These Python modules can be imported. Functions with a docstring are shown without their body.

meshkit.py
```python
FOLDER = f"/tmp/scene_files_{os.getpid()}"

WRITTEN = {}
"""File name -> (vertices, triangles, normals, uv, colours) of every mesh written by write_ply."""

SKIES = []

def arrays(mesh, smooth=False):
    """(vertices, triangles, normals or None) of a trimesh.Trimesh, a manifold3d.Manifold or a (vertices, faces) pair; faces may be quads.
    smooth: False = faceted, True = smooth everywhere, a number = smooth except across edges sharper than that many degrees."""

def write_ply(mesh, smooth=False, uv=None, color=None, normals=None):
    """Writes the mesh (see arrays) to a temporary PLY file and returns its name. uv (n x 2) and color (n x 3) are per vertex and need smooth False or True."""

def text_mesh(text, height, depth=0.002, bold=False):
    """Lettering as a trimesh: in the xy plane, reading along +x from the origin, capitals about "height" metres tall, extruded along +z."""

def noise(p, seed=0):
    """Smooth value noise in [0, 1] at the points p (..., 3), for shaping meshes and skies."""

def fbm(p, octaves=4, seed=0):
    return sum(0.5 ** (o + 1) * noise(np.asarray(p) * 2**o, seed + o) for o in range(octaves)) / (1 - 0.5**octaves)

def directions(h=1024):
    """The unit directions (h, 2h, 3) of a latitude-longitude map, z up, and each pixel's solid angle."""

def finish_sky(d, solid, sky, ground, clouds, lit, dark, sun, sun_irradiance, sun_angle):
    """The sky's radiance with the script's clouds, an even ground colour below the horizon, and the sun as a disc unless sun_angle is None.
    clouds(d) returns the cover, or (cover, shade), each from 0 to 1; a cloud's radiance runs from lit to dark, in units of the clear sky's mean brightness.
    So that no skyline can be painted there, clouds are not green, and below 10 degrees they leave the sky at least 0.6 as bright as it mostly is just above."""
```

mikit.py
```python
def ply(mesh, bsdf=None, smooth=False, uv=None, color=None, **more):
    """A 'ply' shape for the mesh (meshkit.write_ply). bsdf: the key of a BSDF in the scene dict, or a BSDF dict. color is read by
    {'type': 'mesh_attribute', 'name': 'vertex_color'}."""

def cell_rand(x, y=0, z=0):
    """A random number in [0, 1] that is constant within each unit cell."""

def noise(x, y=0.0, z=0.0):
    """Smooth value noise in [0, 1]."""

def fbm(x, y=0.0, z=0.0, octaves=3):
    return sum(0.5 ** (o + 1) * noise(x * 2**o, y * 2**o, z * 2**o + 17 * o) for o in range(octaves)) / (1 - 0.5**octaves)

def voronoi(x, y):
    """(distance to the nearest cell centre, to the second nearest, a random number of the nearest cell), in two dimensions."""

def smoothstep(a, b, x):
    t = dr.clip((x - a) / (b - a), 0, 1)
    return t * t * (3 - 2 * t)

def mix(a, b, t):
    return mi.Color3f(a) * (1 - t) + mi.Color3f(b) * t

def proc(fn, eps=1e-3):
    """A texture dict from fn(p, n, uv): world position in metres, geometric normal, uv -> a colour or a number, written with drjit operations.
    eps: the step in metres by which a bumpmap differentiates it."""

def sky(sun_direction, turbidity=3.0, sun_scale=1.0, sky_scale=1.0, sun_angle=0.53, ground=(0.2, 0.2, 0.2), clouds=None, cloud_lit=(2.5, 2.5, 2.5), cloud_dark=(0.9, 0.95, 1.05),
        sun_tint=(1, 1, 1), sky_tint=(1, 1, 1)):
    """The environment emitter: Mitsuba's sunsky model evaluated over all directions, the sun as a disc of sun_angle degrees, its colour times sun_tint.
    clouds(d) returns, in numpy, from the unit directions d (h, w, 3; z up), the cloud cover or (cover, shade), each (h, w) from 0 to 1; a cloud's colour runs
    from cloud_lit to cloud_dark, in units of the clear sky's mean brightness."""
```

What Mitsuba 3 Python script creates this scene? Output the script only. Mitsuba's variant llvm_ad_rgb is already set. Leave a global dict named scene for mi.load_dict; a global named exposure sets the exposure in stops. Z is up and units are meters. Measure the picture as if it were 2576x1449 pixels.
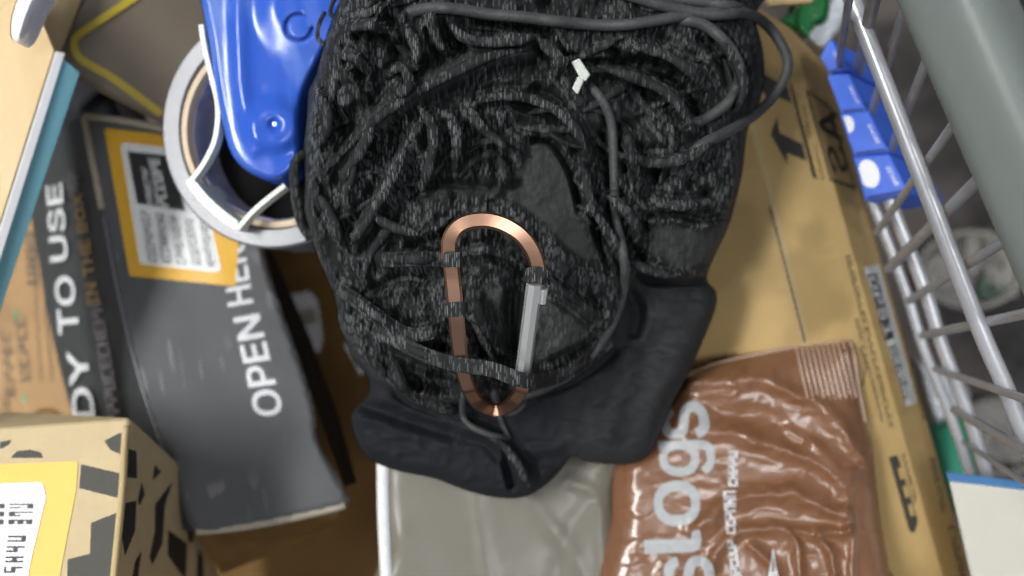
import math, random
import numpy as np, trimesh, manifold3d, shapely, shapely.geometry as sg
import drjit as dr, mitsuba as mi
import mikit, meshkit
from mikit import noise, fbm, cell_rand, smoothstep, mix
from scipy.spatial import Delaunay
from scipy.ndimage import gaussian_filter, map_coordinates

T = mi.ScalarTransform4f
scene, labels = {}, {}
rng = np.random.default_rng(7)

# ------------------------------------------------------------------ camera
FOC, CX, CY = 1910.0, 1288.0, 724.5                # focal length and centre, in units of a 2576 x 1449 frame
CAM = np.array([0.0, 0.0, 1.10])
dn = np.array([548 / FOC, -116 / FOC, -1.0]); dn /= np.linalg.norm(dn)        # gravity in (right, up, back)
zc = -dn
yc = np.array([-.25, .93, 0.0]); yc -= zc * (yc @ zc); yc /= np.linalg.norm(yc)
xc = np.cross(yc, zc)
M = np.stack([xc, yc, zc])                         # (right, up, back) -> world
RIGHT, UP, FWD = M @ [1, 0, 0], M @ [0, 1, 0], M @ [0, 0, -1]
scene['camera'] = {'type': 'thinlens', 'fov': 2 * math.degrees(math.atan(CX / FOC)), 'fov_axis': 'x',
                   'aperture_radius': 0.0032, 'focus_distance': 0.315, 'near_clip': 0.01, 'far_clip': 50.0,
                   'to_world': T().look_at(origin=CAM.tolist(), target=(CAM + FWD).tolist(), up=UP.tolist())}
exposure = 0.72

# ------------------------------------------------------------------ light: store ceiling lamps and the dim light of the hall
scene['hall_light'] = {'type': 'constant', 'radiance': {'type': 'rgb', 'value': [.125, .13, .14]}}
def ceiling_lamp(key, c, sx, sy, rot, power, label):
    v = np.array([[-sx, -sy, 0], [sx, -sy, 0], [sx, sy, 0], [-sx, sy, 0]]) / 2
    mesh = trimesh.Trimesh(v, [[0, 2, 1], [0, 3, 2]], process=False)
    mesh.apply_transform(trimesh.transformations.rotation_matrix(rot, [0, 0, 1])); mesh.apply_translation(c)
    scene[key] = mikit.ply(mesh, {'type': 'diffuse'}, emitter={'type': 'area', 'radiance': {'type': 'rgb', 'value': power}})
    labels[key] = {'label': label, 'category': 'ceiling light', 'group': 'ceiling lights of the hall'}
ceiling_lamp('ceiling_light', [-.72, .50, 2.8], 1.3, .30, 1.2, [23, 23.2, 22.6], 'long white ceiling light up and to the left of the cart')
ceiling_lamp('ceiling_light_001', [.9, -.5, 3.0], 1.3, .26, .3, [10, 10.1, 10.2], 'long white ceiling light up and to the right of the cart')

# ------------------------------------------------------------------ helpers
def ray(px, py):
    px, py = np.asarray(px, float), np.asarray(py, float)
    return ((px - CX) / FOC)[..., None] * RIGHT + ((CY - py) / FOC)[..., None] * UP + FWD
def P(px, py, d):
    return CAM + np.asarray(d, float)[..., None] * ray(px, py)
def P3(t): return P(t[0], t[1], t[2])
def at_z(px, py, z):
    r = ray(px, py); return CAM + r * ((z - CAM[2]) / r[..., 2])[..., None]
def project(p):
    q = np.asarray(p) - CAM; d = q @ FWD
    return CX + (q @ RIGHT) / d * FOC, CY - (q @ UP) / d * FOC, d
def plane(a, b, c):
    """depth function of the plane through three points given as (px, py, depth)"""
    a, b, c = P3(a), P3(b), P3(c)
    n = np.cross(b - a, c - a)
    def f(px, py):
        return (n @ (a - CAM)) / (ray(px, py) @ n)
    return f
def numbered(name):
    if name not in used: used[name] = 0; return name
    used[name] += 1; return f'{name}_{used[name]:03d}'
used = {}
def thing(name, label, cat, group=None):
    k = numbered(name)
    labels[k] = {'label': label, 'category': cat}
    if group: labels[k]['group'] = group
    return k
def obj(name, mesh, m, parent=None, smooth=False, uv=None, label=None, kind=None):
    k = numbered(parent + '__' + name if parent else name)
    scene[k] = mikit.ply(mesh, m, smooth=smooth, uv=uv)
    if label: labels[k] = {'label': label}
    if kind: labels.setdefault(k, {})['kind'] = kind
    return k
def cat(ms): return trimesh.util.concatenate(ms)

BALL = trimesh.creation.icosphere(1).vertices
def hull(pts, r=.0008):
    pts = np.asarray(pts, float)
    v = (pts[:, None, :] + BALL[None] * r).reshape(-1, 3)
    m = trimesh.Trimesh(*(lambda q: (q.vert_properties[:, :3], q.tri_verts))(manifold3d.Manifold.hull_points(v).to_mesh()), process=False)
    return m
def spline(pts, n=8):
    """Catmull-Rom through the rows of pts"""
    p = np.asarray(pts, float)
    if len(p) < 3: return np.array([p[0] + (p[-1] - p[0]) * t for t in np.linspace(0, 1, n + 1)])
    q = np.vstack([2 * p[0] - p[1], p, 2 * p[-1] - p[-2]])
    out = []
    for i in range(1, len(q) - 2):
        a, b, c, d = q[i - 1:i + 3]
        for t in np.arange(n) / n:
            out.append(.5 * (2 * b + (c - a) * t + (2 * a - 5 * b + 4 * c - d) * t * t + (3 * b - a - 3 * c + d) * t ** 3))
    out.append(p[-1])
    return np.array(out)
def section_sweep(path, section, up_hint, closed=False):
    """sweeps a closed 2-D section (k,2) along path (n,3); section x runs across, y along the hint"""
    p = np.asarray(path, float); n, k = len(p), np.shape(section)[-2]
    t = np.gradient(p, axis=0) if not closed else np.roll(p, -1, 0) - np.roll(p, 1, 0)
    t /= np.linalg.norm(t, axis=1, keepdims=True) + 1e-12
    h = np.broadcast_to(np.asarray(up_hint, float), p.shape)
    side = np.cross(t, h); side /= np.linalg.norm(side, axis=1, keepdims=True) + 1e-12
    h2 = np.cross(side, t)
    sec = np.asarray(section, float)
    if sec.ndim == 2: sec = np.broadcast_to(sec, (n, k, 2))
    v = (p[:, None] + sec[..., :1] * side[:, None] + sec[..., 1:] * h2[:, None]).reshape(-1, 3)
    f = []
    m = n if closed else n - 1
    for i in range(m):
        a, b = i * k, ((i + 1) % n) * k
        for j in range(k):
            j2 = (j + 1) % k
            f += [[a + j, a + j2, b + j2], [a + j, b + j2, b + j]]
    if not closed:
        c0, c1 = len(v), len(v) + 1
        v = np.vstack([v, p[:1], p[-1:]])
        for j in range(k):
            j2 = (j + 1) % k
            f += [[c0, j2, j], [c1, (n - 1) * k + j, (n - 1) * k + j2]]
    m = trimesh.Trimesh(v, f, process=False)
    m.fix_normals() if False else None
    return m
def ring(r, k=10, ry=None):
    a = np.arange(k) * 2 * np.pi / k
    return np.stack([np.cos(a) * r, np.sin(a) * (ry or r)], 1)
def tube(path, r, k=10):
    p = np.asarray(path, float)
    t = p[-1] - p[0]
    hint = -FWD
    return section_sweep(p, ring(r, k), hint)
def px_tube(pts, r, k=10, n=8, smooth=True):
    """pts rows (px, py, depth)"""
    p = np.array([P3(t) for t in pts])
    return tube(spline(p, n) if smooth else p, r, k)

def seg_dist(px, py, line):
    """distance to a polyline and the parameter along it (0..1)"""
    best, par = np.full(px.shape, 1e9), np.zeros(px.shape)
    line = np.asarray(line, float)
    L = np.concatenate([[0], np.cumsum(np.linalg.norm(np.diff(line, axis=0), axis=1))])
    for i in range(len(line) - 1):
        a, b = line[i], line[i + 1]
        ab = b - a
        t = np.clip(((px - a[0]) * ab[0] + (py - a[1]) * ab[1]) / (ab @ ab + 1e-9), 0, 1)
        d = np.hypot(px - a[0] - t * ab[0], py - a[1] - t * ab[1])
        near = d < best
        best = np.where(near, d, best)
        par = np.where(near, (L[i] + t * np.linalg.norm(ab)) / L[-1], par)
    return best, par

class Relief:
    """a soft body: an outline (frame units) at a base depth, raised towards the viewer by h(px, py)"""
    def __init__(self, outline, base, hfun, step=5.0, back=.02, back_shift=(0, 0, 0), n=6, edge=4.0, smooth_outline=True):
        o = np.asarray(outline, float)
        if smooth_outline: o = spline(np.vstack([o, o[:1]]), n)[:-1]
        poly = sg.Polygon(o)
        if not poly.is_valid: poly = max(getattr(poly.buffer(0), 'geoms', [poly.buffer(0)]), key=lambda g: g.area)
        self.poly = poly
        ex = poly.exterior
        nb = max(24, int(ex.length / edge))
        b = np.array([ex.interpolate(i / nb, normalized=True).coords[0] for i in range(nb)])
        if sg.Polygon(b).exterior.is_ccw: b = b[::-1]
        x0, y0, x1, y1 = poly.bounds
        gx, gy = np.meshgrid(np.arange(x0, x1, step), np.arange(y0, y1, step))
        gx[::2] += step / 2
        g = np.stack([gx.ravel(), gy.ravel()], 1)
        inner = poly.buffer(-step * .55)
        g = g[shapely.contains_xy(inner, g[:, 0], g[:, 1])]
        pts = np.vstack([b, g])
        tri = Delaunay(pts).simplices
        c = pts[tri].mean(1)
        tri = tri[shapely.contains_xy(poly, c[:, 0], c[:, 1])]
        a = pts[tri]
        cr = (a[:, 1, 0] - a[:, 0, 0]) * (a[:, 2, 1] - a[:, 0, 1]) - (a[:, 1, 1] - a[:, 0, 1]) * (a[:, 2, 0] - a[:, 0, 0])
        tri = tri[np.abs(cr) > 1e-6]; cr = cr[np.abs(cr) > 1e-6]
        tri = np.where((cr > 0)[:, None], tri[:, ::-1], tri)
        self.pts, self.base, self.h = pts, base, hfun
        d = self.depth(pts[:, 0], pts[:, 1])
        v = P(pts[:, 0], pts[:, 1], d)
        self.nfront = len(v)
        # skirt and back
        w = back_shift[0] * RIGHT + back_shift[1] * UP + (back_shift[2] + back) * FWD
        if np.ndim(back_shift[0]): raise ValueError
        vb = v[:nb] + w
        i = np.arange(nb); j = (i + 1) % nb
        sk = np.vstack([np.stack([i, i + len(v), j + len(v)], 1), np.stack([i, j + len(v), j], 1)])
        bp = sg.Polygon(b)
        ctri = Delaunay(b).simplices
        cc = b[ctri].mean(1)
        ctri = ctri[shapely.contains_xy(bp, cc[:, 0], cc[:, 1])] + len(v)
        self.mesh = trimesh.Trimesh(np.vstack([v, vb]), np.vstack([tri, sk, ctri]), process=False)
        self.uvpts = np.vstack([pts, b])
    def edge_dist(self, px, py):
        return shapely.distance(self.poly.exterior, shapely.points(px, py))
    def depth(self, px, py):
        px, py = np.asarray(px, float), np.asarray(py, float)
        base = self.base(px, py) if callable(self.base) else self.base
        return base - self.h(self, px, py)

def dome(rel, px, py, R, H):
    e = np.clip(rel.edge_dist(px, py) / R, 0, 1)
    return H * np.sqrt(np.clip(1 - (1 - e) ** 2, 0, 1))

def sheet(poly2d, depth, lift=.0004, size=12):
    """print or sticker: a thin sheet laid on a surface; poly2d in frame units"""
    if not isinstance(poly2d, (sg.Polygon, sg.MultiPolygon)): poly2d = sg.Polygon(np.asarray(poly2d, float))
    out = []
    for g in getattr(poly2d, 'geoms', [poly2d]):
        g = g.buffer(0)
        for h in getattr(g, 'geoms', [g]):
            if h.area < .5: continue
            v, f = trimesh.creation.triangulate_polygon(h, engine='earcut')
            v3 = np.column_stack([v, np.zeros(len(v))])
            v3, f = trimesh.remesh.subdivide_to_size(v3, f, size, max_iter=12)
            out.append(trimesh.Trimesh(v3, f, process=False))
    m = cat(out)
    x, y = m.vertices[:, 0], m.vertices[:, 1]
    v = P(x, y, depth(x, y) - lift)
    f = np.array(m.faces)
    nn = np.cross(v[f[:, 1]] - v[f[:, 0]], v[f[:, 2]] - v[f[:, 0]])
    flip = (nn * (v[f[:, 0]] - CAM)).sum(1) > 0
    f[flip] = f[flip][:, ::-1]
    return trimesh.Trimesh(v, f, process=False)
def quad_map(q):
    q = np.asarray(q, float)
    def f(u, v):
        u, v = np.asarray(u)[..., None], np.asarray(v)[..., None]
        return (1 - u) * (1 - v) * q[0] + u * (1 - v) * q[1] + u * v * q[2] + (1 - u) * v * q[3]
    return f
def text_polys(text, quad, bold=True):
    """text laid into a quad (bottom-left, bottom-right, top-right, top-left) as polygons in frame units"""
    m = meshkit.text_mesh(text, 1.0, depth=.1, bold=bold)
    f = m.faces[np.all(m.vertices[m.faces][:, :, 2] > .05, axis=1)]
    v = m.vertices[:, :2].copy()
    lo, hi = v[np.unique(f)].min(0), v[np.unique(f)].max(0)
    lo[1] = min(lo[1], 0) if any(c in text for c in 'gjpqy,') else 0
    hi[1] = max(1.0, .0) if text.upper() == text else hi[1]
    v = (v - lo) / (hi - lo)
    v3 = np.column_stack([v, np.zeros(len(v))])
    v3, f = trimesh.remesh.subdivide_to_size(v3, f, .12, max_iter=12)
    w = quad_map(quad)(v3[:, 0], v3[:, 1])
    return w, f
def text_sheet(text, quad, depth, lift=.0004, bold=True):
    w, f = text_polys(text, quad, bold)
    v = P(w[:, 0], w[:, 1], depth(w[:, 0], w[:, 1]) - lift)
    f = np.array(f)
    nn = np.cross(v[f[:, 1]] - v[f[:, 0]], v[f[:, 2]] - v[f[:, 0]])
    flip = (nn * (v[f[:, 0]] - CAM)).sum(1) > 0
    f[flip] = f[flip][:, ::-1]
    return trimesh.Trimesh(v, f, process=False)
def scribble(quad, n, seed, fill=.8, stroke=.16):
    """an illegible row of n printed characters in a quad, as polygons in frame units"""
    r = np.random.default_rng(seed); qm = quad_map(quad); out = []
    def bar(u0, v0, u1, v1):
        if u1 - u0 > .001 and v1 - v0 > .001:
            out.append(sg.Polygon(qm(np.array([u0, u1, u1, u0]), np.array([v0, v0, v1, v1]))))
    for i in range(n):
        a, b = (i + .1) / n, (i + .1 + fill) / n
        w = (b - a) * .3
        k = r.integers(0, 6)
        if k != 3: bar(a, .0, a + w, 1)
        if k in (0, 1, 4): bar(b - w, r.choice([0, .5]), b, 1)
        if k in (0, 2, 5): bar(a, 1 - stroke, b, 1)
        if k in (1, 2, 3): bar(a, .5 - stroke / 2, b, .5 + stroke / 2)
        if k in (2, 4, 5): bar(a, 0, b, stroke)
        if k == 3: bar(a, 0, a + w, .6); bar(b - w, .4, b, 1); bar(a, .9, b, 1)
    return shapely.union_all([o.buffer(0) for o in out if o.area > .2])
def rounded(pts, r):
    return sg.Polygon(pts).buffer(-r).buffer(r)

def hull_depth(mesh):
    it = trimesh.ray.ray_triangle.RayMeshIntersector(mesh)
    def f(px, py):
        px, py = np.atleast_1d(np.asarray(px, float)), np.atleast_1d(np.asarray(py, float))
        d = ray(px, py)
        loc, ri, _ = it.intersects_location(np.broadcast_to(CAM, d.shape), d, multiple_hits=True)
        out = np.full(len(px), np.nan)
        dep = (loc - CAM) @ FWD
        for i, k in enumerate(ri):
            if not (out[k] <= dep[i]): out[k] = dep[i]
        ok = ~np.isnan(out)
        if not ok.all(): out[~ok] = np.nanmean(out)
        return out
    return f

# ------------------------------------------------------------------ materials
def two(b): return {'type': 'twosided', 'bsdf': b}
def rgb(*c): return {'type': 'rgb', 'value': list(c)}
def lin(r, g, b):
    return [((x / 255 + .055) / 1.055) ** 2.4 if x > 10 else x / 255 / 12.92 for x in (r, g, b)]
def mat(key, col, rough=.5, **kw):
    c = mikit.proc(col) if callable(col) else rgb(*col)
    scene[key] = two({'type': 'principled', 'base_color': c, 'roughness': rough, **kw})
def bumped(key, col, rough, bump, scale, eps=5e-4, **kw):
    c = mikit.proc(col) if callable(col) else rgb(*col)
    scene[key] = two({'type': 'bumpmap', 'arbitrary': mikit.proc(bump, eps=eps), 'scale': scale,
                      'bsdf': {'type': 'principled', 'base_color': c, 'roughness': rough, **kw}})
def kraft(c0, c1, freq=1.0):
    def f(p, n, uv):
        a = fbm(p.x * 40 * freq, p.y * 40 * freq, p.z * 40 * freq, 3)
        b = noise(p.x * 900, p.y * 500, p.z * 900)
        s = smoothstep(.58, .74, fbm(p.x * 22 + 7, p.y * 22, p.z * 22, 3)) * .22
        w = smoothstep(.66, .70, noise(p.x * 60, p.y * 260, p.z * 60)) * smoothstep(.5, .7, noise(p.x * 30, p.y * 30, p.z * 30 + 4)) * .25
        return mix(c0, c1, dr.clip(a * .9 + b * .25 - .1 + w, 0, 1.4)) * (1 - s)
    return f
mat('kraft_card', kraft((.50, .335, .135), (.59, .415, .185)), .62, specular=.3)
mat('kraft_flap', kraft((.50, .37, .18), (.60, .46, .25)), .6, specular=.3)
mat('brown_card', kraft((.15, .078, .022), (.21, .115, .036)), .65, specular=.25)
mat('orange_card', kraft((.46, .265, .115), (.55, .34, .16)), .6, specular=.3)
mat('pale_card', kraft((.58, .44, .25), (.66, .52, .31)), .6, specular=.3)
mat('grey_print', (.46, .47, .48), .4)
mat('cart_wire', lambda p, n, uv: mix((.28, .285, .30), (.40, .40, .42), fbm(p.x * 70, p.y * 70, p.z * 70, 3)), .38, metallic=.3)
mat('seal_rib', (.50, .36, .28), .25, clearcoat=.8)
mat('wood_card', lambda p, n, uv: mix((.66, .46, .22), (.74, .56, .31), fbm(p.x * 120, p.y * 8, p.z * 30, 3)), .5)
mat('taupe_card', lambda p, n, uv: mix((.125, .098, .068), (.19, .155, .115), fbm(p.x * 14, p.y * 14, p.z * 14, 3)), .55)
mat('ink', (.022, .022, .022), .55)
mat('hole_shade_black', (.006, .006, .006), .8, specular=.1)
mat('gap_shade', lambda p, n, uv: mix((.016, .014, .013), (.030, .026, .024), fbm(p.x * 30, p.y * 30, p.z * 30, 3)), .7, specular=.2)
mat('soft_ink', (.05, .045, .035), .6)
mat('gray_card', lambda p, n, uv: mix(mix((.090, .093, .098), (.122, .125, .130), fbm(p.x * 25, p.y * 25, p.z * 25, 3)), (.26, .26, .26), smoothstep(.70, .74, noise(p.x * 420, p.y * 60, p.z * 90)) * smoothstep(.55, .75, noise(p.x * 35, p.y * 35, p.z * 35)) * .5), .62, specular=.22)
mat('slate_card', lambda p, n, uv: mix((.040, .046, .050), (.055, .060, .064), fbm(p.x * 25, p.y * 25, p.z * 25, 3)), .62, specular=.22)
mat('worn_paper', lambda p, n, uv: mix((.30, .26, .20), (.52, .47, .38), fbm(p.x * 160, p.y * 160, p.z * 160, 3)), .7)
mat('white_print', (.72, .73, .76), .45)
mat('gold_print', (.34, .22, .08), .45)
mat('label_yellow', (.75, .42, .035), .45)
mat('label_yellow_bright', (.80, .52, .05), .45)
mat('label_white', (.82, .83, .84), .4)
mat('cyan_card', (.33, .76, .90), .42)
mat('white_gloss', (.84, .84, .86), .3)
mat('yellow_line', (.48, .36, .015), .5)
mat('dark_plastic', lambda p, n, uv: mix((.012, .014, .018), (.03, .033, .04), fbm(p.x * 30, p.y * 30, p.z * 30, 2)), .28)
mat('blue_plastic', lambda p, n, uv: mix((.028, .105, .56), (.10, .20, .62), smoothstep(.52, .78, fbm(p.x * 90, p.y * 22, p.z * 40, 3)) * .7), mikit.proc(lambda p, n, uv: .17 + .30 * smoothstep(.45, .75, fbm(p.x * 120, p.y * 30, p.z * 60, 3))), specular=.5, clearcoat=.25, clearcoat_gloss=.85)
mat('blue_groove', (.012, .04, .23), .4)
mat('tape_film', lambda p, n, uv: mix((.125, .125, .155), (.175, .175, .20), noise(p.x * 60, p.y * 60, p.z * 60)), .3, specular=.6)
mat('tape_core', kraft((.62, .48, .33), (.72, .58, .42)), .6)
mat('core_paper', lambda p, n, uv: mix((.40, .40, .50), (.28, .29, .45), smoothstep(.4, .7, noise(p.x * 300, p.y * 90, p.z * 90))), .5)
mat('ivory_plastic', (.70, .73, .66), .35)
mat('cart_steel', lambda p, n, uv: mix((.50, .51, .54), (.62, .63, .66), fbm(p.x * 50, p.y * 50, p.z * 50, 2)), .3, metallic=.45, specular=.6)
mat('cart_rim_paint', lambda p, n, uv: mix((.15, .172, .160), (.19, .212, .20), fbm(p.x * 30, p.y * 30, p.z * 30, 3)), .42, specular=.4)
mat('box_blue', (.055, .15, .72), .4)
mat('box_blue_dark', (.012, .022, .12), .5)
mat('green_film', (.03, .30, .08), .18, clearcoat=1.0, clearcoat_gloss=.95)
mat('clear_film', (.52, .55, .60), .15, clearcoat=1.0, clearcoat_gloss=.95)
mat('bottle_green', (.06, .38, .24), .2, clearcoat=.7)
mat('tub_cream', lambda p, n, uv: mix((.56, .54, .46), (.63, .61, .53), fbm(p.x * 15, p.y * 15, p.z * 15, 2)), .4)
mat('tub_blue', (.07, .20, .44), .35)
mat('tray_clear', (.19, .17, .15), .3)
mat('tray_white', (.36, .34, .30), .4)
mat('tray_green', (.02, .07, .04), .4)
mat('copper', (.54, .315, .215), .3, metallic=1.0)
mat('silver', (.86, .87, .86), .32, metallic=.75)
mat('cord_grey', lambda p, n, uv: mix((.040, .043, .044), (.070, .075, .076), noise(p.x * 900, p.y * 900, p.z * 900)), .6, sheen=.5)
mat('cord_tip', (.62, .65, .60), .35)
mat('pouch_seam', (.80, .80, .78), .15, clearcoat=1.0)
mat('pouch_grey', lambda p, n, uv: mix((.150, .138, .108), (.195, .180, .145), fbm(p.x * 18, p.y * 18, p.z * 18, 3)), .4, specular=.4, clearcoat=.4, clearcoat_gloss=.9)
mat('brown_film', lambda p, n, uv: mix((.190, .082, .039), (.250, .117, .059), fbm(p.x * 22, p.y * 22, p.z * 22, 3)), .28, specular=.6, clearcoat=1.0, clearcoat_gloss=.93)
mat('floor_concrete', lambda p, n, uv: mix((.010, .008, .007), (.130, .105, .095),
    smoothstep(.42, .66, fbm(p.x * 5 + 3, p.y * 5, 0, 4)) * .75 + .25 * noise(p.x * 60, p.y * 60, 0)), .6)

BX, BY = RIGHT, UP          # the two directions of the knit's painted glint streaks, across and along
def knit(p, n, uv):  # pale flecks paint the glints of the weave into the cloth colour
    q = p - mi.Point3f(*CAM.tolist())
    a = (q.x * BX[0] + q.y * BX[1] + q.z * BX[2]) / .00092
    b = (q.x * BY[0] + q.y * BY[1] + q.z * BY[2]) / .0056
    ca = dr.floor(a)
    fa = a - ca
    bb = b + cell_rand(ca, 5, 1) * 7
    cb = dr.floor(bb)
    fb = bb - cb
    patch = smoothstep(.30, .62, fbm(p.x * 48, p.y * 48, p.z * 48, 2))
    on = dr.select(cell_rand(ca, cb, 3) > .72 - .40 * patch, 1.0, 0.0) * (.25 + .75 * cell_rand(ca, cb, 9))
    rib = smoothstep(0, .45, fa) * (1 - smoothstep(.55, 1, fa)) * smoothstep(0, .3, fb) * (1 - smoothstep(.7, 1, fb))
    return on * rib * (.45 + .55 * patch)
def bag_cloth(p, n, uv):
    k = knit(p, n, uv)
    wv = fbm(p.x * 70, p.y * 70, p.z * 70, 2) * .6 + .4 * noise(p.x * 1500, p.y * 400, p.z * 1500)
    plain = mix(mix((.030, .0322, .0325), (.048, .0508, .0505), wv), mix((.0115, .0125, .0158), (.018, .0195, .024), wv), uv.y)  # darker mix: navy of the roll, and shade painted onto the lower panel
    glint_cloth = mix((.0130, .0140, .0147), (.165, .174, .176), k)
    return mix(plain, glint_cloth, uv.x)
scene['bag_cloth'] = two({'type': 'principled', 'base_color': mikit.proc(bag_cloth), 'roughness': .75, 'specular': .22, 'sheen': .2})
scene['strap_cloth'] = two({'type': 'principled', 'base_color': mikit.proc(lambda p, n, uv: mix((.017, .018, .0188), (.19, .20, .202), knit(p, n, uv) * .9)), 'roughness': .7, 'specular': .25, 'sheen': .2})

# ------------------------------------------------------------------ setting: floor
g = trimesh.Trimesh([[-6, -6, 0], [6, -6, 0], [6, 6, 0], [-6, 6, 0]], [[0, 1, 2], [0, 2, 3]], process=False)
obj('floor', g, 'floor_concrete', kind='structure')

# ------------------------------------------------------------------ shopping cart
cart = thing('shopping_cart', 'grey wire shopping cart with thick rounded rim tube holding all the goods', 'shopping cart')
def two_px(a, b, r, k=12): return tube(np.array([P3(a), P3(a) + (P3(b) - P3(a)) * .5, P3(b)]), r, k)
a_ = np.arange(28) * 2 * np.pi / 28 + .35
sq = np.stack([np.sign(np.cos(a_)) * np.abs(np.cos(a_)) ** .62, np.sign(np.sin(a_)) * np.abs(np.sin(a_)) ** .62], 1) * .0150
cs_, sn_ = math.cos(.5), math.sin(.5)
r0_, r1_ = P3((2292, -260, .275)), P3((2800, 905, .262))
obj('rim', section_sweep(np.array([r0_, (r0_ + r1_) / 2, r1_]), sq @ np.array([[cs_, sn_], [-sn_, cs_]]), -FWD), 'cart_rim_paint', cart, smooth=40)
obj('rail', px_tube([(2072, -190, .355), (2145, 0, .355), (2303, 408, .355), (2461, 817, .355), (2532, 981, .355), (2600, 1160, .355), (2660, 1330, .355)], .0039), 'cart_steel', cart, smooth=True)
obj('rail', px_tube([(2100, 170, .44), (2240, 511, .44), (2326, 730, .44), (2370, 870, .44), (2433, 1035, .44), (2483, 1193, .44), (2560, 1430, .44)], .0038), 'cart_steel', cart, smooth=True)
obj('rail', px_tube([(2185, 480, .485), (2278, 730, .485), (2325, 880, .485), (2392, 1050, .485), (2440, 1193, .485), (2500, 1400, .485)], .0032), 'cart_steel', cart, smooth=True)
WIRES = [((2150, -90), (2105, 190), .0019), ((2212, -70), (2157, 190), .0032), ((2330, -143), (2180, 320), .0023), ((2400, -20), (2228, 412), .0023),
         ((2480, 200), (2205, 585), .0023), ((2560, 355), (2236, 676), .0031), ((2640, 537), (2287, 756), .0025), ((2660, 772), (2321, 844), .0026),
         ((2660, 1030), (2354, 928), .0022), ((2660, 1178), (2400, 1031), .0026), ((2660, 1268), (2425, 1112), .0016)]
for (a, b, r) in WIRES:
    obj('wire', two_px((*a, .290), (*b, .452), r * .95), 'cart_wire', cart, smooth=True)
# basket floor that carries the goods
zb = .40
lo = at_z(np.array(700.), np.array(700.), zb)
obj('basket_floor', cat([trimesh.creation.box([.40, .004, .004], trimesh.transformations.translation_matrix([-.11, -.36 + i * .06, zb])) for i in range(13)]
    + [trimesh.creation.box([.006, .78, .006], trimesh.transformations.translation_matrix([x, 0, zb - .005])) for x in (-.28, -.16, -.04, .08)]), 'cart_steel', cart, kind='stuff')

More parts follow.
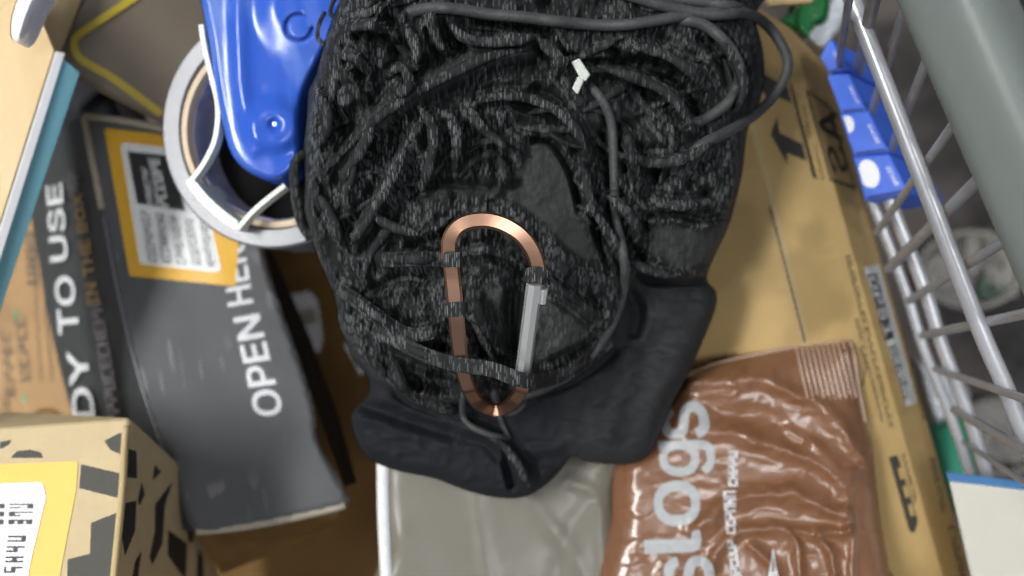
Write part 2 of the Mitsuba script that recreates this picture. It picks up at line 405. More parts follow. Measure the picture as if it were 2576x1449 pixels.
# ------------------------------------------------------------------ the carton that everything lies on
def block(top, offs, r=.0012):
    """rounded box: top corners as (px, py, depth), swept by a world vector"""
    t = np.array([P3(x) for x in top])
    return hull(np.vstack([t, t + offs]), r)
DOWN = np.array([0, 0, -1.0])
zt = .520
base_px = [(250, 560), (1560, 330), (1760, 1750), (250, 1750)]
bt = np.array([at_z(np.array(float(x)), np.array(float(y)), zt) for x, y in base_px])
carton = thing('carton', 'dark brown cardboard carton under the other goods with white stickers on its top', 'cardboard box')
obj('box', hull(np.vstack([bt, bt + DOWN * .110])), 'brown_card', carton, smooth=30)
def zdepth(z):
    def f(px, py):
        r = ray(px, py); return (z - CAM[2]) / r[..., 2]
    return f
cz = zdepth(zt + .0012)
obj('sticker', sheet(rounded([(728, 742), (778, 732), (798, 756), (812, 850), (806, 884), (776, 892), (752, 850)], 6), cz), 'label_white', carton, label='white rounded sticker with faded grey print')
obj('print', sheet(sg.Polygon([(748, 788), (775, 775), (792, 772), (796, 812), (760, 820)]), cz, .0008), 'worn_paper', carton)
obj('sticker', sheet([(880, 828), (915, 838), (928, 876), (962, 872), (968, 905), (925, 925), (905, 946), (893, 915), (868, 872)], cz), 'label_white', carton, label='torn white sticker beside the black bag')
obj('print', sheet([(893, 905), (925, 880), (945, 845), (955, 850), (930, 900), (905, 925)], cz, .0008), 'ink', carton)
obj('sticker', sheet([(668, 748), (682, 765), (690, 780), (682, 806)], cz), 'label_white', carton, label='small white paper scrap')

# ------------------------------------------------------------------ kraft box at the far left, under the board
kb = thing('kraft_box', 'orange kraft box with dark printed rows between the blue edged board and the grey box', 'cardboard box')
kz = plane((0, 500, .60), (200, 500, .60), (100, 1100, .57))
kc = [(-260, 380), (240, 380), (260, 1240), (-260, 1240)]
kp = [(x, y, float(kz(np.array(float(x)), np.array(float(y))))) for x, y in kc]
obj('box', block(kp, .14 * FWD), 'orange_card', kb, smooth=30)
kd = lambda x, y: kz(x, y) - .0012
rows = [scribble([(95, 720), (88, 560), (60, 560), (68, 720)], 4, 3), scribble([(78, 960), (62, 790), (38, 795), (52, 965)], 5, 4),
        scribble([(38, 1000), (26, 830), (4, 830), (14, 1000)], 5, 6), scribble([(28, 1060), (20, 990), (6, 990), (12, 1060)], 2, 9)]
for r_ in rows: obj('print', sheet(r_, kd), 'soft_ink', kb)
obj('line', sheet(sg.LineString([(86, 580), (92, 800), (104, 960)]).buffer(1.4), kd), 'soft_ink', kb)
obj('line', sheet(sg.LineString([(104, 640), (116, 800), (132, 960)]).buffer(1.8), kd), 'soft_ink', kb)
obj('dark_ring', sheet(sg.Point(118, 1076).buffer(50), kd), 'brown_card', kb)
obj('orange_dot', sheet(sg.Point(118, 1082).buffer(42), kd, .0007), 'label_yellow', kb)
for q in ((60, 1002), (40, 790), (22, 1058)):
    obj('green_mark', sheet(sg.box(q[0] - 4, q[1] - 11, q[0] + 4, q[1] + 11), kd), 'green_film', kb)

# ------------------------------------------------------------------ grey printed box
gb = thing('printed_box', 'dark grey box with yellow and white label and OPEN lettering left of the black bag', 'box')
gout = [(205, 288), (235, 420), (262, 560), (300, 760), (350, 960), (398, 1100), (440, 1205), (492, 1338),
        (600, 1325), (740, 1300), (868, 1270), (872, 1242), (844, 1190), (812, 1136), (796, 1094), (794, 1050), (784, 1000), (752, 900), (702, 760), (664, 640), (650, 500), (600, 380), (480, 335), (340, 306)]
gpl = plane((205, 288, .485), (650, 500, .485), (490, 1338, .445))
def gh(rel, px, py):
    e = np.clip(rel.edge_dist(px, py) / 14, 0, 1)
    h = .0030 * np.sqrt(1 - (1 - e) ** 2)
    h = h + .0012 * np.exp(-(seg_dist(px, py, [(560, 690), (610, 860), (700, 960), (800, 1000)])[0] / 70) ** 2)
    h = h - .0012 * np.exp(-(seg_dist(px, py, [(470, 740), (520, 900), (640, 1040), (760, 1090)])[0] / 60) ** 2)
    h = h + .004 * np.exp(-(np.hypot(px - 850, py - 1240) / 90) ** 2)
    return h + .0008 * (meshkit.fbm(np.stack([px / 160, py / 160, px * 0], -1), 2, 3) - .5)
GW = (-.092, -.014, 0)
G = Relief(gout, gpl, gh, step=9, back=.080, back_shift=GW, n=4, edge=7)
GWv = GW[0] * RIGHT + GW[1] * UP + .080 * FWD
nf = G.nfront
fr = np.all(G.mesh.faces < nf, axis=1)
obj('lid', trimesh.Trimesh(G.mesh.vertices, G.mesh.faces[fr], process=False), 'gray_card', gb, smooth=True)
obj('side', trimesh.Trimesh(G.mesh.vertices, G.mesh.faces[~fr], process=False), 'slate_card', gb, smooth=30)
gd = lambda x, y: G.depth(np.asarray(x, float), np.asarray(y, float))
# left side plane: through two edge points and one below
a3, b3 = P(205., 288., gpl(205., 288.)), P(350., 960., gpl(350., 960.))
c3 = a3 + GWv
sn = np.cross(b3 - a3, c3 - a3); sn /= np.linalg.norm(sn)
if sn @ (CAM - a3) < 0: sn = -sn
def sd0(px, py): return (sn @ (a3 - CAM)) / (ray(px, py) @ sn)
# the edge is bowed, so print rides on it with the same bow
def sd(px, py): return sd0(px, py) - .006
def edge_path(pts, dfun, lift): return np.array([P(np.array(float(x)), np.array(float(y)), dfun(np.array(float(x)), np.array(float(y))) - lift) for x, y in pts])
obj('worn_edge', tube(spline(edge_path([(214, 296), (222, 340), (232, 395), (247, 470), (258, 525)], gd, .0002), 6), .0022, 8), 'worn_paper', gb, smooth=True, label='scuffed pale cardboard edge')
obj('worn_edge', tube(spline(edge_path([(262, 545), (300, 745), (350, 945), (395, 1085), (436, 1190)], gd, .0002), 6), .0011, 8), 'tape_film', gb, smooth=True)
obj('worn_edge', tube(spline(edge_path([(214, 294), (300, 303), (380, 318), (470, 340)], gd, .0002), 6), .0024, 8), 'worn_paper', gb, smooth=True, label='scuffed pale cardboard edge')
obj('worn_edge', tube(spline(edge_path([(496, 1334), (600, 1324), (740, 1299), (868, 1268)], gd, -.002), 6), .0030, 8), 'worn_paper', gb, smooth=True, label='scuffed pale cardboard edge')
obj('lettering', cat([text_sheet('OPEN', [(712, 1042), (650, 788), (588, 800), (645, 1050)], gd), text_sheet('HERE', [(636, 762), (606, 570), (556, 585), (575, 772)], gd)]), 'white_print', gb, label='white OPEN HERE lettering')
lab = rounded([(262, 322), (400, 338), (560, 420), (604, 560), (592, 720), (326, 694)], 4)
obj('label', sheet(lab, gd, .0005), 'label_yellow', gb, label='yellow label with a white panel')
obj('label_panel', sheet(rounded([(302, 357), (420, 372), (500, 430), (558, 686), (352, 664)], 12), gd, .0008), 'label_white', gb)
obj('label_block', sheet([(320, 380), (432, 392), (466, 530), (345, 512)], gd, .0011), 'ink', gb)
obj('label_print', cat([sheet(scribble([(425, 522), (398, 395), (372, 395), (397, 522)], 6, 41), gd, .0014),
                        sheet(scribble([(388, 515), (368, 420), (355, 420), (372, 515)], 8, 42), gd, .0014)]), 'label_white', gb)
obj('label_print', cat([sheet(scribble([(396 + 37 * i, 660 + 3 * i), (374 + 37 * i, 530 + 6 * i), (352 + 37 * i, 527 + 6 * i), (371 + 37 * i, 658 + 3 * i)], 9, 50 + i, .7, .2), gd, .0011) for i in range(5) for dx_ in (0,)]), 'soft_ink', gb)

# lettering of the side face
obj('lettering', cat([text_sheet('USE', [(170, 655), (154, 460), (117, 468), (127, 660)], sd), text_sheet('TO', [(199, 838), (182, 692), (138, 697), (149, 842)], sd), text_sheet('READY', [(272, 1300), (215, 880), (169, 886), (212, 1304)], sd)]), 'white_print', gb, label='white READY TO USE lettering')
obj('lettering', text_sheet('IN THE BOX', [(250, 762), (204, 486), (182, 490), (222, 768)], sd), 'gold_print', gb, label='gold lettering')
obj('lettering', sheet(scribble([(306, 1068), (255, 757), (226, 764), (276, 1072)], 11, 77, .85, .16), sd), 'tape_film', gb, label='narrow grey lettering')
st = []
for k in range(8):
    a = k * math.pi / 4 + .2
    st.append(sg.LineString([(182 + 7 * math.cos(a), 459 + 11 * math.sin(a)), (182 + 17 * math.cos(a), 459 + 30 * math.sin(a))]).buffer(2.2))
st.append(sg.Point(0, 0).buffer(8).difference(sg.Point(0, 0).buffer(4)))
st[-1] = shapely.affinity.translate(shapely.affinity.scale(st[-1], 1, 1.5, origin=(0, 0)), 182, 459)
obj('sun_symbol', sheet(shapely.union_all(st), sd), 'tape_film', gb)

ff = [(662, 600, .492), (690, 650, .520), (778, 850, .520), (848, 1040, .512), (896, 1215, .500), (866, 1225, .470), (790, 1010, .474), (700, 770, .486)]  # added flap; its near-black colour stands in for shade in the gap
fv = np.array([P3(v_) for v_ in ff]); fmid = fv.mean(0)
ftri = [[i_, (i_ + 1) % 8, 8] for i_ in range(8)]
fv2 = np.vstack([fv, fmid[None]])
obj('shade_flap', trimesh.Trimesh(np.vstack([fv2, fv2 + .002 * FWD]), ftri + [[9 + t_[1], 9 + t_[0], 9 + t_[2]] for t_ in ftri] + [w_ for i_ in range(8) for w_ in ([i_, i_ + 9, (i_ + 1) % 8 + 9], [i_, (i_ + 1) % 8 + 9, (i_ + 1) % 8])], process=False), 'gap_shade', gb, smooth=30, label='added flap coloured near black as the shade of the gap')
# kraft flap under the grey box end
fl = [(500, 1345, .462), (850, 1290, .462), (830, 1330, .50), (560, 1440, .51)]
obj('under_flap', hull([P3(x) for x in fl] + [P3(x) + .003 * FWD for x in fl], .0008), 'brown_card', gb, smooth=30)

# ------------------------------------------------------------------ patterned box, bottom left, near
pb = thing('patterned_box', 'tan box with black printed shapes and yellow label in the lower left corner', 'box')
ptop = [(-300, 1110, .375), (316, 1066, .375), (270, 1620, .345), (-300, 1620, .345)]
prt = [(336, 1066, .380), (440, 1178, .455), (560, 1500, .445), (278, 1620, .346)]
pp = plane(ptop[0], ptop[1], ptop[2])
q = [(x, y, float(pp(np.array(float(x)), np.array(float(y))))) for x, y, _ in ptop]
pr = plane(q[1], (440, 1178, .452), q[2])
lowr = [(440, 1178), (610, 1640)]
lr = [(x, y, float(pr(np.array(float(x)), np.array(float(y))))) for x, y in lowr]
far = [np.array(P3(v)) + .08 * FWD - .02 * RIGHT for v in (q[0], q[3])]
obj('box', hull([P3(v) for v in q + lr] + far, .003), 'pale_card', pb, smooth=30)
pd = pdr = hull_depth(hull([P3(v) for v in q + lr] + far, .003))
obj('label', sheet(rounded([(-120, 1172), (196, 1160), (192, 1230), (150, 1449), (130, 1600), (-120, 1600)], 5), pd, .0004), 'label_yellow_bright', pb, label='bright yellow label')
obj('label_panel', sheet(rounded([(-120, 1222), (106, 1212), (116, 1250), (80, 1400), (40, 1600), (-120, 1600)], 14), pd, .0008), 'label_white', pb)
obj('label_print', cat([sheet(scribble([(84, 1265), (80, 1325), (20, 1325), (24, 1265)], 3, 5, .6, .25), pd, .0011),
                        sheet(scribble([(66, 1345), (54, 1449), (8, 1449), (20, 1345)], 4, 8, .6, .25), pd, .0011),
                        sheet(scribble([(12, 1265), (8, 1325), (-40, 1325), (-36, 1265)], 3, 15, .6, .25), pd, .0011)]), 'ink', pb)
shapes_top = [[(262, 1109), (298, 1090), (313, 1089), (310, 1146), (278, 1132)], [(204, 1168), (300, 1191), (294, 1252), (199, 1228)],
              [(26, 1152), (42, 1135), (75, 1131), (101, 1138), (108, 1152)], [(0, 1112), (28, 1106), (22, 1118), (0, 1130)],
              [(229, 1315), (293, 1290), (286, 1449), (270, 1600), (165, 1600), (170, 1407), (226, 1393)]]
for s in shapes_top: obj('printed_shape', sheet(rounded(s, 2), pd, .0004), 'soft_ink', pb)
c5 = lambda pts: [(x * .3272, 974.8 + y * .3272) for x, y in pts]
for s in ([(990, 470), (1050, 490), (1055, 700), (970, 690)], [(1190, 590), (1240, 650), (1170, 720)], [(950, 890), (1050, 870), (1040, 1100), (960, 1300), (930, 1100)],
          [(1190, 900), (1335, 710), (1270, 900), (1250, 1200), (1170, 1370), (1150, 1300), (1190, 1100)], [(1290, 1090), (1440, 1200), (1430, 1470), (1380, 1420), (1290, 1290)],
          [(1410, 900), (1490, 1020), (1490, 1180), (1450, 1190)], [(1090, 720), (1115, 820), (1070, 920), (1060, 860)], [(1040, 1330), (1090, 1250), (1060, 1470), (1010, 1500)], [(1520, 1230), (1560, 1300), (1570, 1500), (1510, 1480)]):
    obj('printed_shape', sheet(rounded(c5(s), 1.5), pdr, .0004), 'ink', pb)
obj('worn_edge', tube(spline(np.array([P(np.array(x), np.array(y), pp(np.array(x), np.array(y)) - .0026) for x, y in ((318., 1072.), (314., 1120.), (308., 1230.), (296., 1360.), (284., 1480.))]), 5), .0018, 8), 'kraft_flap', pb, smooth=True)
# ------------------------------------------------------------------ board with cyan edge, upper left
bd = thing('edged_board', 'large pale wood coloured flat box with white and cyan edge in the upper left', 'box')
bpl = plane((152, 138, .40), (0, 620, .385), (-200, 300, .39))
def on(f, x, y): return (x, y, float(f(np.array(float(x)), np.array(float(y)))))
bt4 = [on(bpl, 134, 128), on(bpl, -92, 845), on(bpl, -420, 845), on(bpl, -420, -60), on(bpl, 60, -60)]
obj('face', hull([P3(v) for v in bt4] + [P3(v) + .003 * FWD - .004 * RIGHT for v in bt4], .0006), 'wood_card', bd, smooth=30)
e0, e1 = P3(on(bpl, 140, 132)), P3(on(bpl, -94, 874))
ax = (e1 - e0) / np.linalg.norm(e1 - e0)
def strip(a, b, name, m):
    """a band along the edge: a, b = offsets (right, forward) of its two long sides"""
    w0, w1 = a[0] * RIGHT + a[1] * FWD, b[0] * RIGHT + b[1] * FWD
    obj(name, hull([e0 + w0, e0 + w1, e1 + w0, e1 + w1] + [x + .004 * FWD - .003 * RIGHT for x in (e0 + w0, e0 + w1, e1 + w0, e1 + w1)], .0005), m, bd, smooth=30)
strip((.0005, 0), (.0032, .002), 'white_edge', 'white_gloss')
c0, c1, c2, c3_ = (P3((138, 134, .4045)), P3((196, 184, .413)), P3((-54, 930, .398)), P3((-132, 950, .389)))
obj('cyan_edge', hull([c0, c1, c2 + (c2 - c1) * .15, c3_ + (c3_ - c0) * .05] + [x + .01 * FWD - .012 * RIGHT for x in (c0, c1, c2, c3_)], .0008), 'cyan_card', bd, smooth=30)

# white rounded piece, top left
wp = thing('white_bottle', 'white rounded plastic bottle lying in the top left corner', 'bottle')
w = Relief([(64, -60), (42, 0), (28, 45), (26, 88), (40, 108), (58, 108), (76, 84), (100, 30), (116, 0), (146, -60)], .375, lambda r, x, y: dome(r, x, y, 44, .020), step=4, back=.006, n=5)
obj('body', w.mesh, 'white_gloss', wp, smooth=40)

# ------------------------------------------------------------------ taupe box with yellow line
tb = thing('taupe_box', 'dark taupe box with a yellow line round its corner in the upper left', 'box')
tpl = plane((110, 150, .440), (500, -60, .47), (440, 320, .475))
t4 = [on(tpl, 128, 150), on(tpl, 285, -80), on(tpl, 760, -80), on(tpl, 700, 420), on(tpl, 455, 318)]
tback = [P3(v) + .10 * FWD + .01 * RIGHT for v in t4]
obj('box', hull([P3(v) for v in t4] + tback, .004), 'taupe_card', tb, smooth=30)
td = lambda x, y: tpl(x, y) - .0042
yl = spline([(340, -8), (262, 44), (200, 86), (186, 108), (192, 134), (212, 155), (275, 191), (330, 230), (400, 282)], 6)
obj('yellow_line', sheet(sg.LineString(yl).buffer(10), td, .0004), 'yellow_line', tb)
obj('pale_edge', hull([P3((92, 122, .424)), P3((172, -70, .430)), P3((126, 140, .432)), P3((212, -70, .440))], .004), 'pale_card', tb, smooth=40, label='pale worn cardboard edge')
pt = thing('dark_packet', 'glossy black plastic packet behind the grey box in the upper left', 'packet')
w = Relief([(160, 180), (260, 195), (290, 240), (310, 330), (210, 330), (110, 420), (60, 380)], plane((160, 180, .53), (300, 200, .52), (200, 400, .56)),
           lambda r, x, y: dome(r, x, y, 40, .012) + .006 * np.exp(-(seg_dist(x, y, [(270, 205), (230, 240), (205, 262)])[0] / 22) ** 2), step=6, back=.04, n=4)
obj('film', w.mesh, 'dark_plastic', pt, smooth=40)
# ------------------------------------------------------------------ tape roll and blue dispenser
td_ = thing('tape_dispenser', 'blue plastic tape dispenser holding a roll of clear tape left of the black bag', 'tape dispenser')
RC, RD = (690.0, 322.0), .405
rc = P(np.array(RC[0]), np.array(RC[1]), np.array(RD))
ax_ = FWD + .10 * RIGHT + .0 * UP; ax_ /= np.linalg.norm(ax_)
e_x = RIGHT - ax_ * (RIGHT @ ax_); e_x /= np.linalg.norm(e_x); e_y = np.cross(ax_, e_x); e_y *= np.sign(e_y @ UP)
S_ = RD / FOC
def roll_part(r0, r1, z0, z1, ch=.0012, n=96, wob=0.0):
    a = np.arange(n) * 2 * np.pi / n
    prof = [(r0, z0 + ch), (r0 + ch * .7, z0), (r1 - ch, z0), (r1, z0 + ch), (r1, z1 - ch), (r1 - ch, z1), (r0 + ch * .7, z1), (r0, z1 - ch)]
    v = np.array([[rc + (r + wob * math.sin(3 * t + 1)) * (math.cos(t) * e_x + math.sin(t) * e_y) + z * ax_ for (r, z) in prof] for t in a]).reshape(-1, 3)
    k = len(prof); f = []
    for i in range(n):
        for j in range(k):
            A, B = i * k, ((i + 1) % n) * k; j2 = (j + 1) % k
            f += [[A + j, A + j2, B + j2], [A + j, B + j2, B + j]]
    m = trimesh.Trimesh(v, f, process=False); m.fix_normals(); return m
obj('tape_roll', roll_part(252 * S_, 301 * S_, 0, .046, wob=.0006), 'tape_film', td_, smooth=35)
obj('tape_core', roll_part(233 * S_, 251 * S_, .0012, .046, .0006), 'tape_core', td_, smooth=35)
obj('core_lining', roll_part(226 * S_, 232 * S_, .006, .046, .0004), 'core_paper', td_, smooth=35)
# black disc added deep in the roll, standing in for the hole's shade
obj('shade_disc', roll_part(20 * S_, 224 * S_, .030, .046), 'hole_shade_black', td_, smooth=35)
# folded ivory strip
sp = np.array([(505, 62), (512, 110), (530, 190), (547, 265), (541, 345), (515, 405), (478, 458)])
s1 = [(*p, .394) for p in spline(sp, 5)]
s2 = [(*p, .394) for p in spline(np.array([(478, 458), (510, 497), (550, 535), (600, 572)]), 5)[1:]]
s3 = [(*p, .394) for p in spline(np.array([(600, 572), (632, 535), (672, 500), (716, 466)]), 5)[1:]]
path = np.array([P3(t) for t in s1 + s2 + s3])
dep = np.concatenate([np.full(len(s1) - 1, .006), [.024], np.full(len(s2) - 1, .028), [.016], np.full(len(s3), .007)])
thk = np.interp(dep, [.007, .028], [.0012, .0026])
sec = np.array([[(-w_, 0), (w_, 0), (w_, q_), (-w_, q_)] for q_, w_ in zip(dep, thk)])
obj('tape_end', section_sweep(path, sec, FWD + .08 * RIGHT), 'ivory_plastic', td_, smooth=25, label='folded ivory strip standing in the roll')
# blue body
bo = [(498, -60), (508, 20), (524, 100), (537, 200), (556, 300), (576, 375), (606, 418), (650, 446), (690, 456), (728, 440), (752, 405), (757, 350), (756, 290), (768, 225), (800, 160), (850, 90), (940, 40), (1010, 20), (1040, -60)]
def bh(r, x, y):
    h = dome(r, x, y, 20, .0065)
    lobe = np.hypot(x - 690, y - 315)
    h = h + .0050 * (1 / (1 + np.exp((lobe - 62) / 8)))
    d, _ = seg_dist(x, y, [(648, -60), (660, 20), (690, 85), (735, 130), (800, 150)])
    side = (x > 648) & (y < 150)
    up = np.where(y < 20, x - 654, np.where(x < 690, x - 675 + 0, 0))
    h = h + .0034 * np.clip(.5 - .5 * np.sin(np.clip((np.hypot((x - 775) / 1.05, y - 15) - 112) / 24, -np.pi / 2, np.pi / 2)), 0, 1)
    h = h - .0035 * np.exp(-(np.hypot(x - 690, y - 312) / 13) ** 2)
    cr = np.abs(np.hypot(x - 752, y - 68) - 33)
    h = h - .0022 * np.exp(-(cr / 4) ** 2) * (np.hypot(x - 780, y - 45) > 24)
    rib, _ = seg_dist(x, y, [(600, -60), (600, 60), (606, 200), (622, 320), (640, 375)])
    h = h + .0022 * np.exp(-(rib / 22) ** 2)
    return h
B = Relief(bo, plane((500, 0, .398), (690, 450, .394), (850, 0, .400)), bh, step=4, back=.022, n=5, edge=4)
obj('body', B.mesh, 'blue_plastic', td_, smooth=45)
bdp = lambda x, y: B.depth(np.asarray(x, float), np.asarray(y, float))
sc = np.array([P(np.array(690.), np.array(312.), bdp(690., 312.))])[0]
obj('screw', hull([sc + .0022 * (math.cos(t) * RIGHT + math.sin(t) * UP) + k * .002 * FWD for t in np.arange(12) * math.pi / 6 for k in (0, 1)], .0006), 'silver', td_, smooth=30)
obj('groove_line', sheet(sg.Point(752, 68).buffer(35).difference(sg.Point(752, 68).buffer(31)).difference(sg.Polygon([(752, 68), (775, 20), (820, 20), (820, 50)])), bdp, .0005, 6), 'blue_groove', td_)

# ------------------------------------------------------------------ long cardboard box, right
cb = thing('cardboard_box', 'long tan cardboard box with printed arrows leaning against the cart wires', 'cardboard box')
E1a, E1b = (1775, -60, .440), (2214, 1540, .452)
E2a, E2b = (1985, 76, .450), (2392, 1540, .459)
E3a, E3b = (2072, 165, .495), (2468, 1560, .495)
E0a, E0b = (1330, 40, .505), (1640, 1540, .505)
cpts = [P3(v) for v in (E1a, E1b, E2a, E2b, E3a, E3b, E0a, E0b)]
deep = [P3(v) + .05 * FWD for v in (E3a, E3b, E0a, E0b)]
obj('box', hull(cpts + deep, .0012), 'kraft_card', cb, smooth=20)
cmesh = hull(cpts + deep, .0012)
cd = hull_depth(cmesh)
c7 = lambda pts: [(1886.8 + x * .3472, y * .3472) for x, y in pts]
obj('arrow', sheet(c7([(195, 850), (150, 970), (275, 1195), (265, 1105), (410, 1165), (380, 1045), (218, 965)]), cd), 'soft_ink', cb)
obj('arrow', sheet(c7([(75, 420), (30, 540), (150, 760), (145, 670), (300, 745), (275, 630), (95, 535)]), cd), 'soft_ink', cb)
obj('bar', sheet(c7([(285, 600), (300, 600), (490, 1300), (455, 1285)]), cd), 'soft_ink', cb)
obj('frame_print', sheet(sg.Polygon(c7([(400, 640), (580, 770), (770, 1375), (580, 1310)])).difference(sg.Polygon(c7([(425, 675), (572, 785), (748, 1345), (590, 1290)]))), cd), 'soft_ink', cb)
obj('lettering', text_sheet('AS', [*c7([(620, 800)]), *c7([(715, 1250)]), *c7([(600, 1260)]), *c7([(470, 780)])], cd), 'soft_ink', cb, label='dark printed lettering in a frame')
thin = [scribble(c7([(400, 760), (440, 1000), (420, 1000), (380, 760)]), 8, 31), scribble(c7([(480, 1040), (540, 1300), (520, 1300), (462, 1040)]), 8, 32), scribble(c7([(690, 820), (830, 1420), (812, 1420), (672, 820)]), 18, 33)]
for r_ in thin: obj('small_print', sheet(r_, cd), 'soft_ink', cb)
rows = [scribble([(2140, 640), (2250, 1080), (2240, 1082), (2126, 642)], 22, 34), scribble([(2160, 800), (2225, 1060), (2216, 1062), (2150, 802)], 12, 35), scribble([(2228, 650), (2330, 1060), (2322, 1060), (2222, 652)], 22, 36)]
for r_ in rows: obj('small_print', sheet(r_, cd), 'soft_ink', cb)
obj('shipping_label', sheet(rounded([(2173, 672), (2211, 665), (2306, 1012), (2281, 1024)], 2), cd, .0006), 'label_white', cb, label='narrow white and black label')
obj('label_band', sheet([(2182, 690), (2206, 688), (2250, 850), (2228, 858)], cd, .0010), 'ink', cb)
obj('label_print', text_sheet('0P51', [(2186, 696), (2228, 846), (2246, 842), (2202, 694)], cd, .0014), 'label_white', cb)
obj('label_print', sheet(scribble([(2236, 870), (2276, 1008), (2294, 1004), (2254, 864)], 9, 61, .8, .25), cd, .0010), 'soft_ink', cb)
blk = rounded([(2236, 1150), (2258, 1145), (2310, 1310), (2300, 1342), (2288, 1336)], 4).difference(shapely.union_all([sg.Polygon([(2258 + 13 * i * 1.0, 1178 + 46 * i), (2268 + 13 * i, 1176 + 46 * i), (2275 + 13 * i, 1205 + 46 * i), (2266 + 13 * i, 1207 + 46 * i)]) for i in range(3)]))
obj('block_print', sheet(blk, cd), 'soft_ink', cb)
for r_ in ([scribble([(2278, 1140), (2310, 1265), (2300, 1267), (2268, 1142)], 7, 37), scribble([(2352, 1150), (2386, 1290), (2370, 1292), (2338, 1152)], 6, 38), scribble([(2400, 1320), (2440, 1480), (2420, 1482), (2384, 1322)], 6, 39)]): obj('small_print', sheet(r_, cd), 'soft_ink', cb)
obj('curved_mark', sheet(sg.LineString([(2165, 875), (2180, 925), (2172, 965), (2160, 975)]).buffer(1.6), cd), 'soft_ink', cb)
# tape along the crease and the dark seam beside it
cl = lambda x, y, l: P(np.array(float(x)), np.array(float(y)), np.array(float(l)))
obj('seam_tape', sheet([(1884, 312), (1898, 312), (1934, 440), (2040, 870), (2028, 872), (1920, 440)], cd, .0005), 'kraft_flap', cb)
obj('seam', sheet([(1935, 520), (1939, 520), (2028, 860), (2022, 860)], cd, .0009), 'soft_ink', cb)
fp = [(1880, -70, .455), (2090, -70, .455), (2040, 4, .452), (1938, 12, .448)]
obj('end_flap', hull([P3(v) for v in fp] + [P3(v) + .003 * FWD for v in fp], .0006), 'kraft_flap', cb, smooth=30)

# ------------------------------------------------------------------ four small blue boxes
BB = [([(530, 400), (585, 298), (690, 498), (594, 512)], 'small blue box furthest up the row behind the cardboard box'),
      ([(590, 556), (708, 548), (832, 800), (690, 815)], 'second small blue box from the top of the row by the wires'),
      ([(690, 838), (850, 818), (992, 1094), (790, 1122)], 'third small blue box from the top of the row with white dot half hidden'),
      ([(790, 1150), (1000, 1128), (1133, 1390), (880, 1442)], 'lowest small blue box of the row with a large white dot')]
for i, (pts, lb) in enumerate(BB):
    p = c7(pts)
    k = thing('small_box', lb, 'box', 'small blue boxes beside the cardboard box')
    tl, tr, br, bl = [np.array(v) for v in p]
    tl, bl = tl + (tl - tr) * .12, bl + (bl - br) * .12
    pl = plane((*tr, .428), (*br, .428), (*((tl + bl) / 2), .431))
    top = [P3(on(pl, *v)) for v in (tl, tr, br, bl)]
    obj('box', hull(top + [v + .045 * FWD + .045 * RIGHT for v in top], .0010), 'box_blue', k, smooth=30)
    dp = lambda x, y, pl=pl: pl(x, y) - .0011
    mid = lambda u, v: (1 - u) * (1 - v) * tl + u * (1 - v) * tr + u * v * br + (1 - u) * v * bl
    if i >= 2:
        c = [None, None, (2132, 312), (2186, 437)][i]; r = [0, 0, 17, 27][i]
        obj('white_dot', sheet(shapely.affinity.rotate(shapely.affinity.scale(sg.Point(*c).buffer(r), .95, 1.35), -18).intersection(sg.Polygon([tl, tr, br, bl]).buffer(-1)), dp), 'white_gloss', k)
    a, b, c_, d_ = mid(.90, .28), mid(.93, .78), mid(.80, .80), mid(.78, .30)
    obj('lettering', sheet(scribble([a, b, c_, d_], 5, 90 + i), dp), 'white_gloss', k)
    lo_ = [mid(.02, .93), mid(.985, .93), mid(.985, .99), mid(.02, .99)]
    obj('dark_edge', sheet(lo_, dp), 'box_blue_dark', k)
# green and clear packet
gp = thing('snack_packet', 'green and clear plastic packet at the top between cardboard box and wires', 'packet')
wr = lambda r, x, y: dome(r, x, y, 22, .010) + .005 * np.exp(-(seg_dist(x, y, [(2018, 10), (2010, 50), (2022, 80), (2040, 98)])[0] / 8) ** 2) + .002 * (meshkit.fbm(np.stack([x / 30, y / 18, x * 0], -1), 3, 5) - .5)
w = Relief([(1955, 55), (2005, 15), (2030, -60), (2092, -60), (2080, 40), (2046, 66), (2040, 100), (2002, 82)], .485, wr, step=3, back=.02, n=4, edge=3)
obj('film', w.mesh, 'green_film', gp, smooth=45)
w = Relief([(2076, -60), (2140, -60), (2126, 50), (2100, 95), (2072, 130), (2032, 100), (2044, 66), (2076, 45)], .480, lambda r, x, y: dome(r, x, y, 18, .008) + .004 * (meshkit.fbm(np.stack([x / 24, y / 14, x * 0], -1), 3, 8) - .5), step=3, back=.015, n=4, edge=3)
obj('clear_end', w.mesh, 'clear_film', gp, smooth=45)

# ------------------------------------------------------------------ tub, bottle and trays on the right
tu = thing('cream_box', 'cream box with a blue top edge in the lower right corner', 'box')
tq = [P3(v) for v in ((2391, 1200, .430), (2640, 1232, .412), (2720, 1650, .395), (2494, 1650, .415))]
obj('wall', hull(tq + [v + .06 * FWD + .045 * RIGHT - .03 * UP for v in tq], .0012), 'tub_cream', tu, smooth=30)
be = [P3(v) for v in ((2384, 1190, .429), (2640, 1222, .411), (2642, 1236, .4095), (2389, 1206, .4275))]
obj('blue_edge', hull(be + [v + .008 * FWD + .006 * RIGHT - .005 * UP for v in be], .0007), 'tub_blue', tu, smooth=30)
bt_ = thing('bottle', 'green plastic bottle behind the lower end of the cardboard box', 'bottle')
bc0, bc1 = P3((2362, 1010, .60)), P3((2412, 1260, .52))
t_ = np.linspace(0, 1, 14)
rad = np.interp(t_, [0, .08, .16, .3, .9, 1], [.007, .0075, .008, .0145, .0150, .012])
pth = np.array([bc0 + (bc1 - bc0) * s for s in t_])
obj('body', section_sweep(pth, np.array([ring(r, 20) for r in rad]), -FWD), 'bottle_green', bt_, smooth=True)
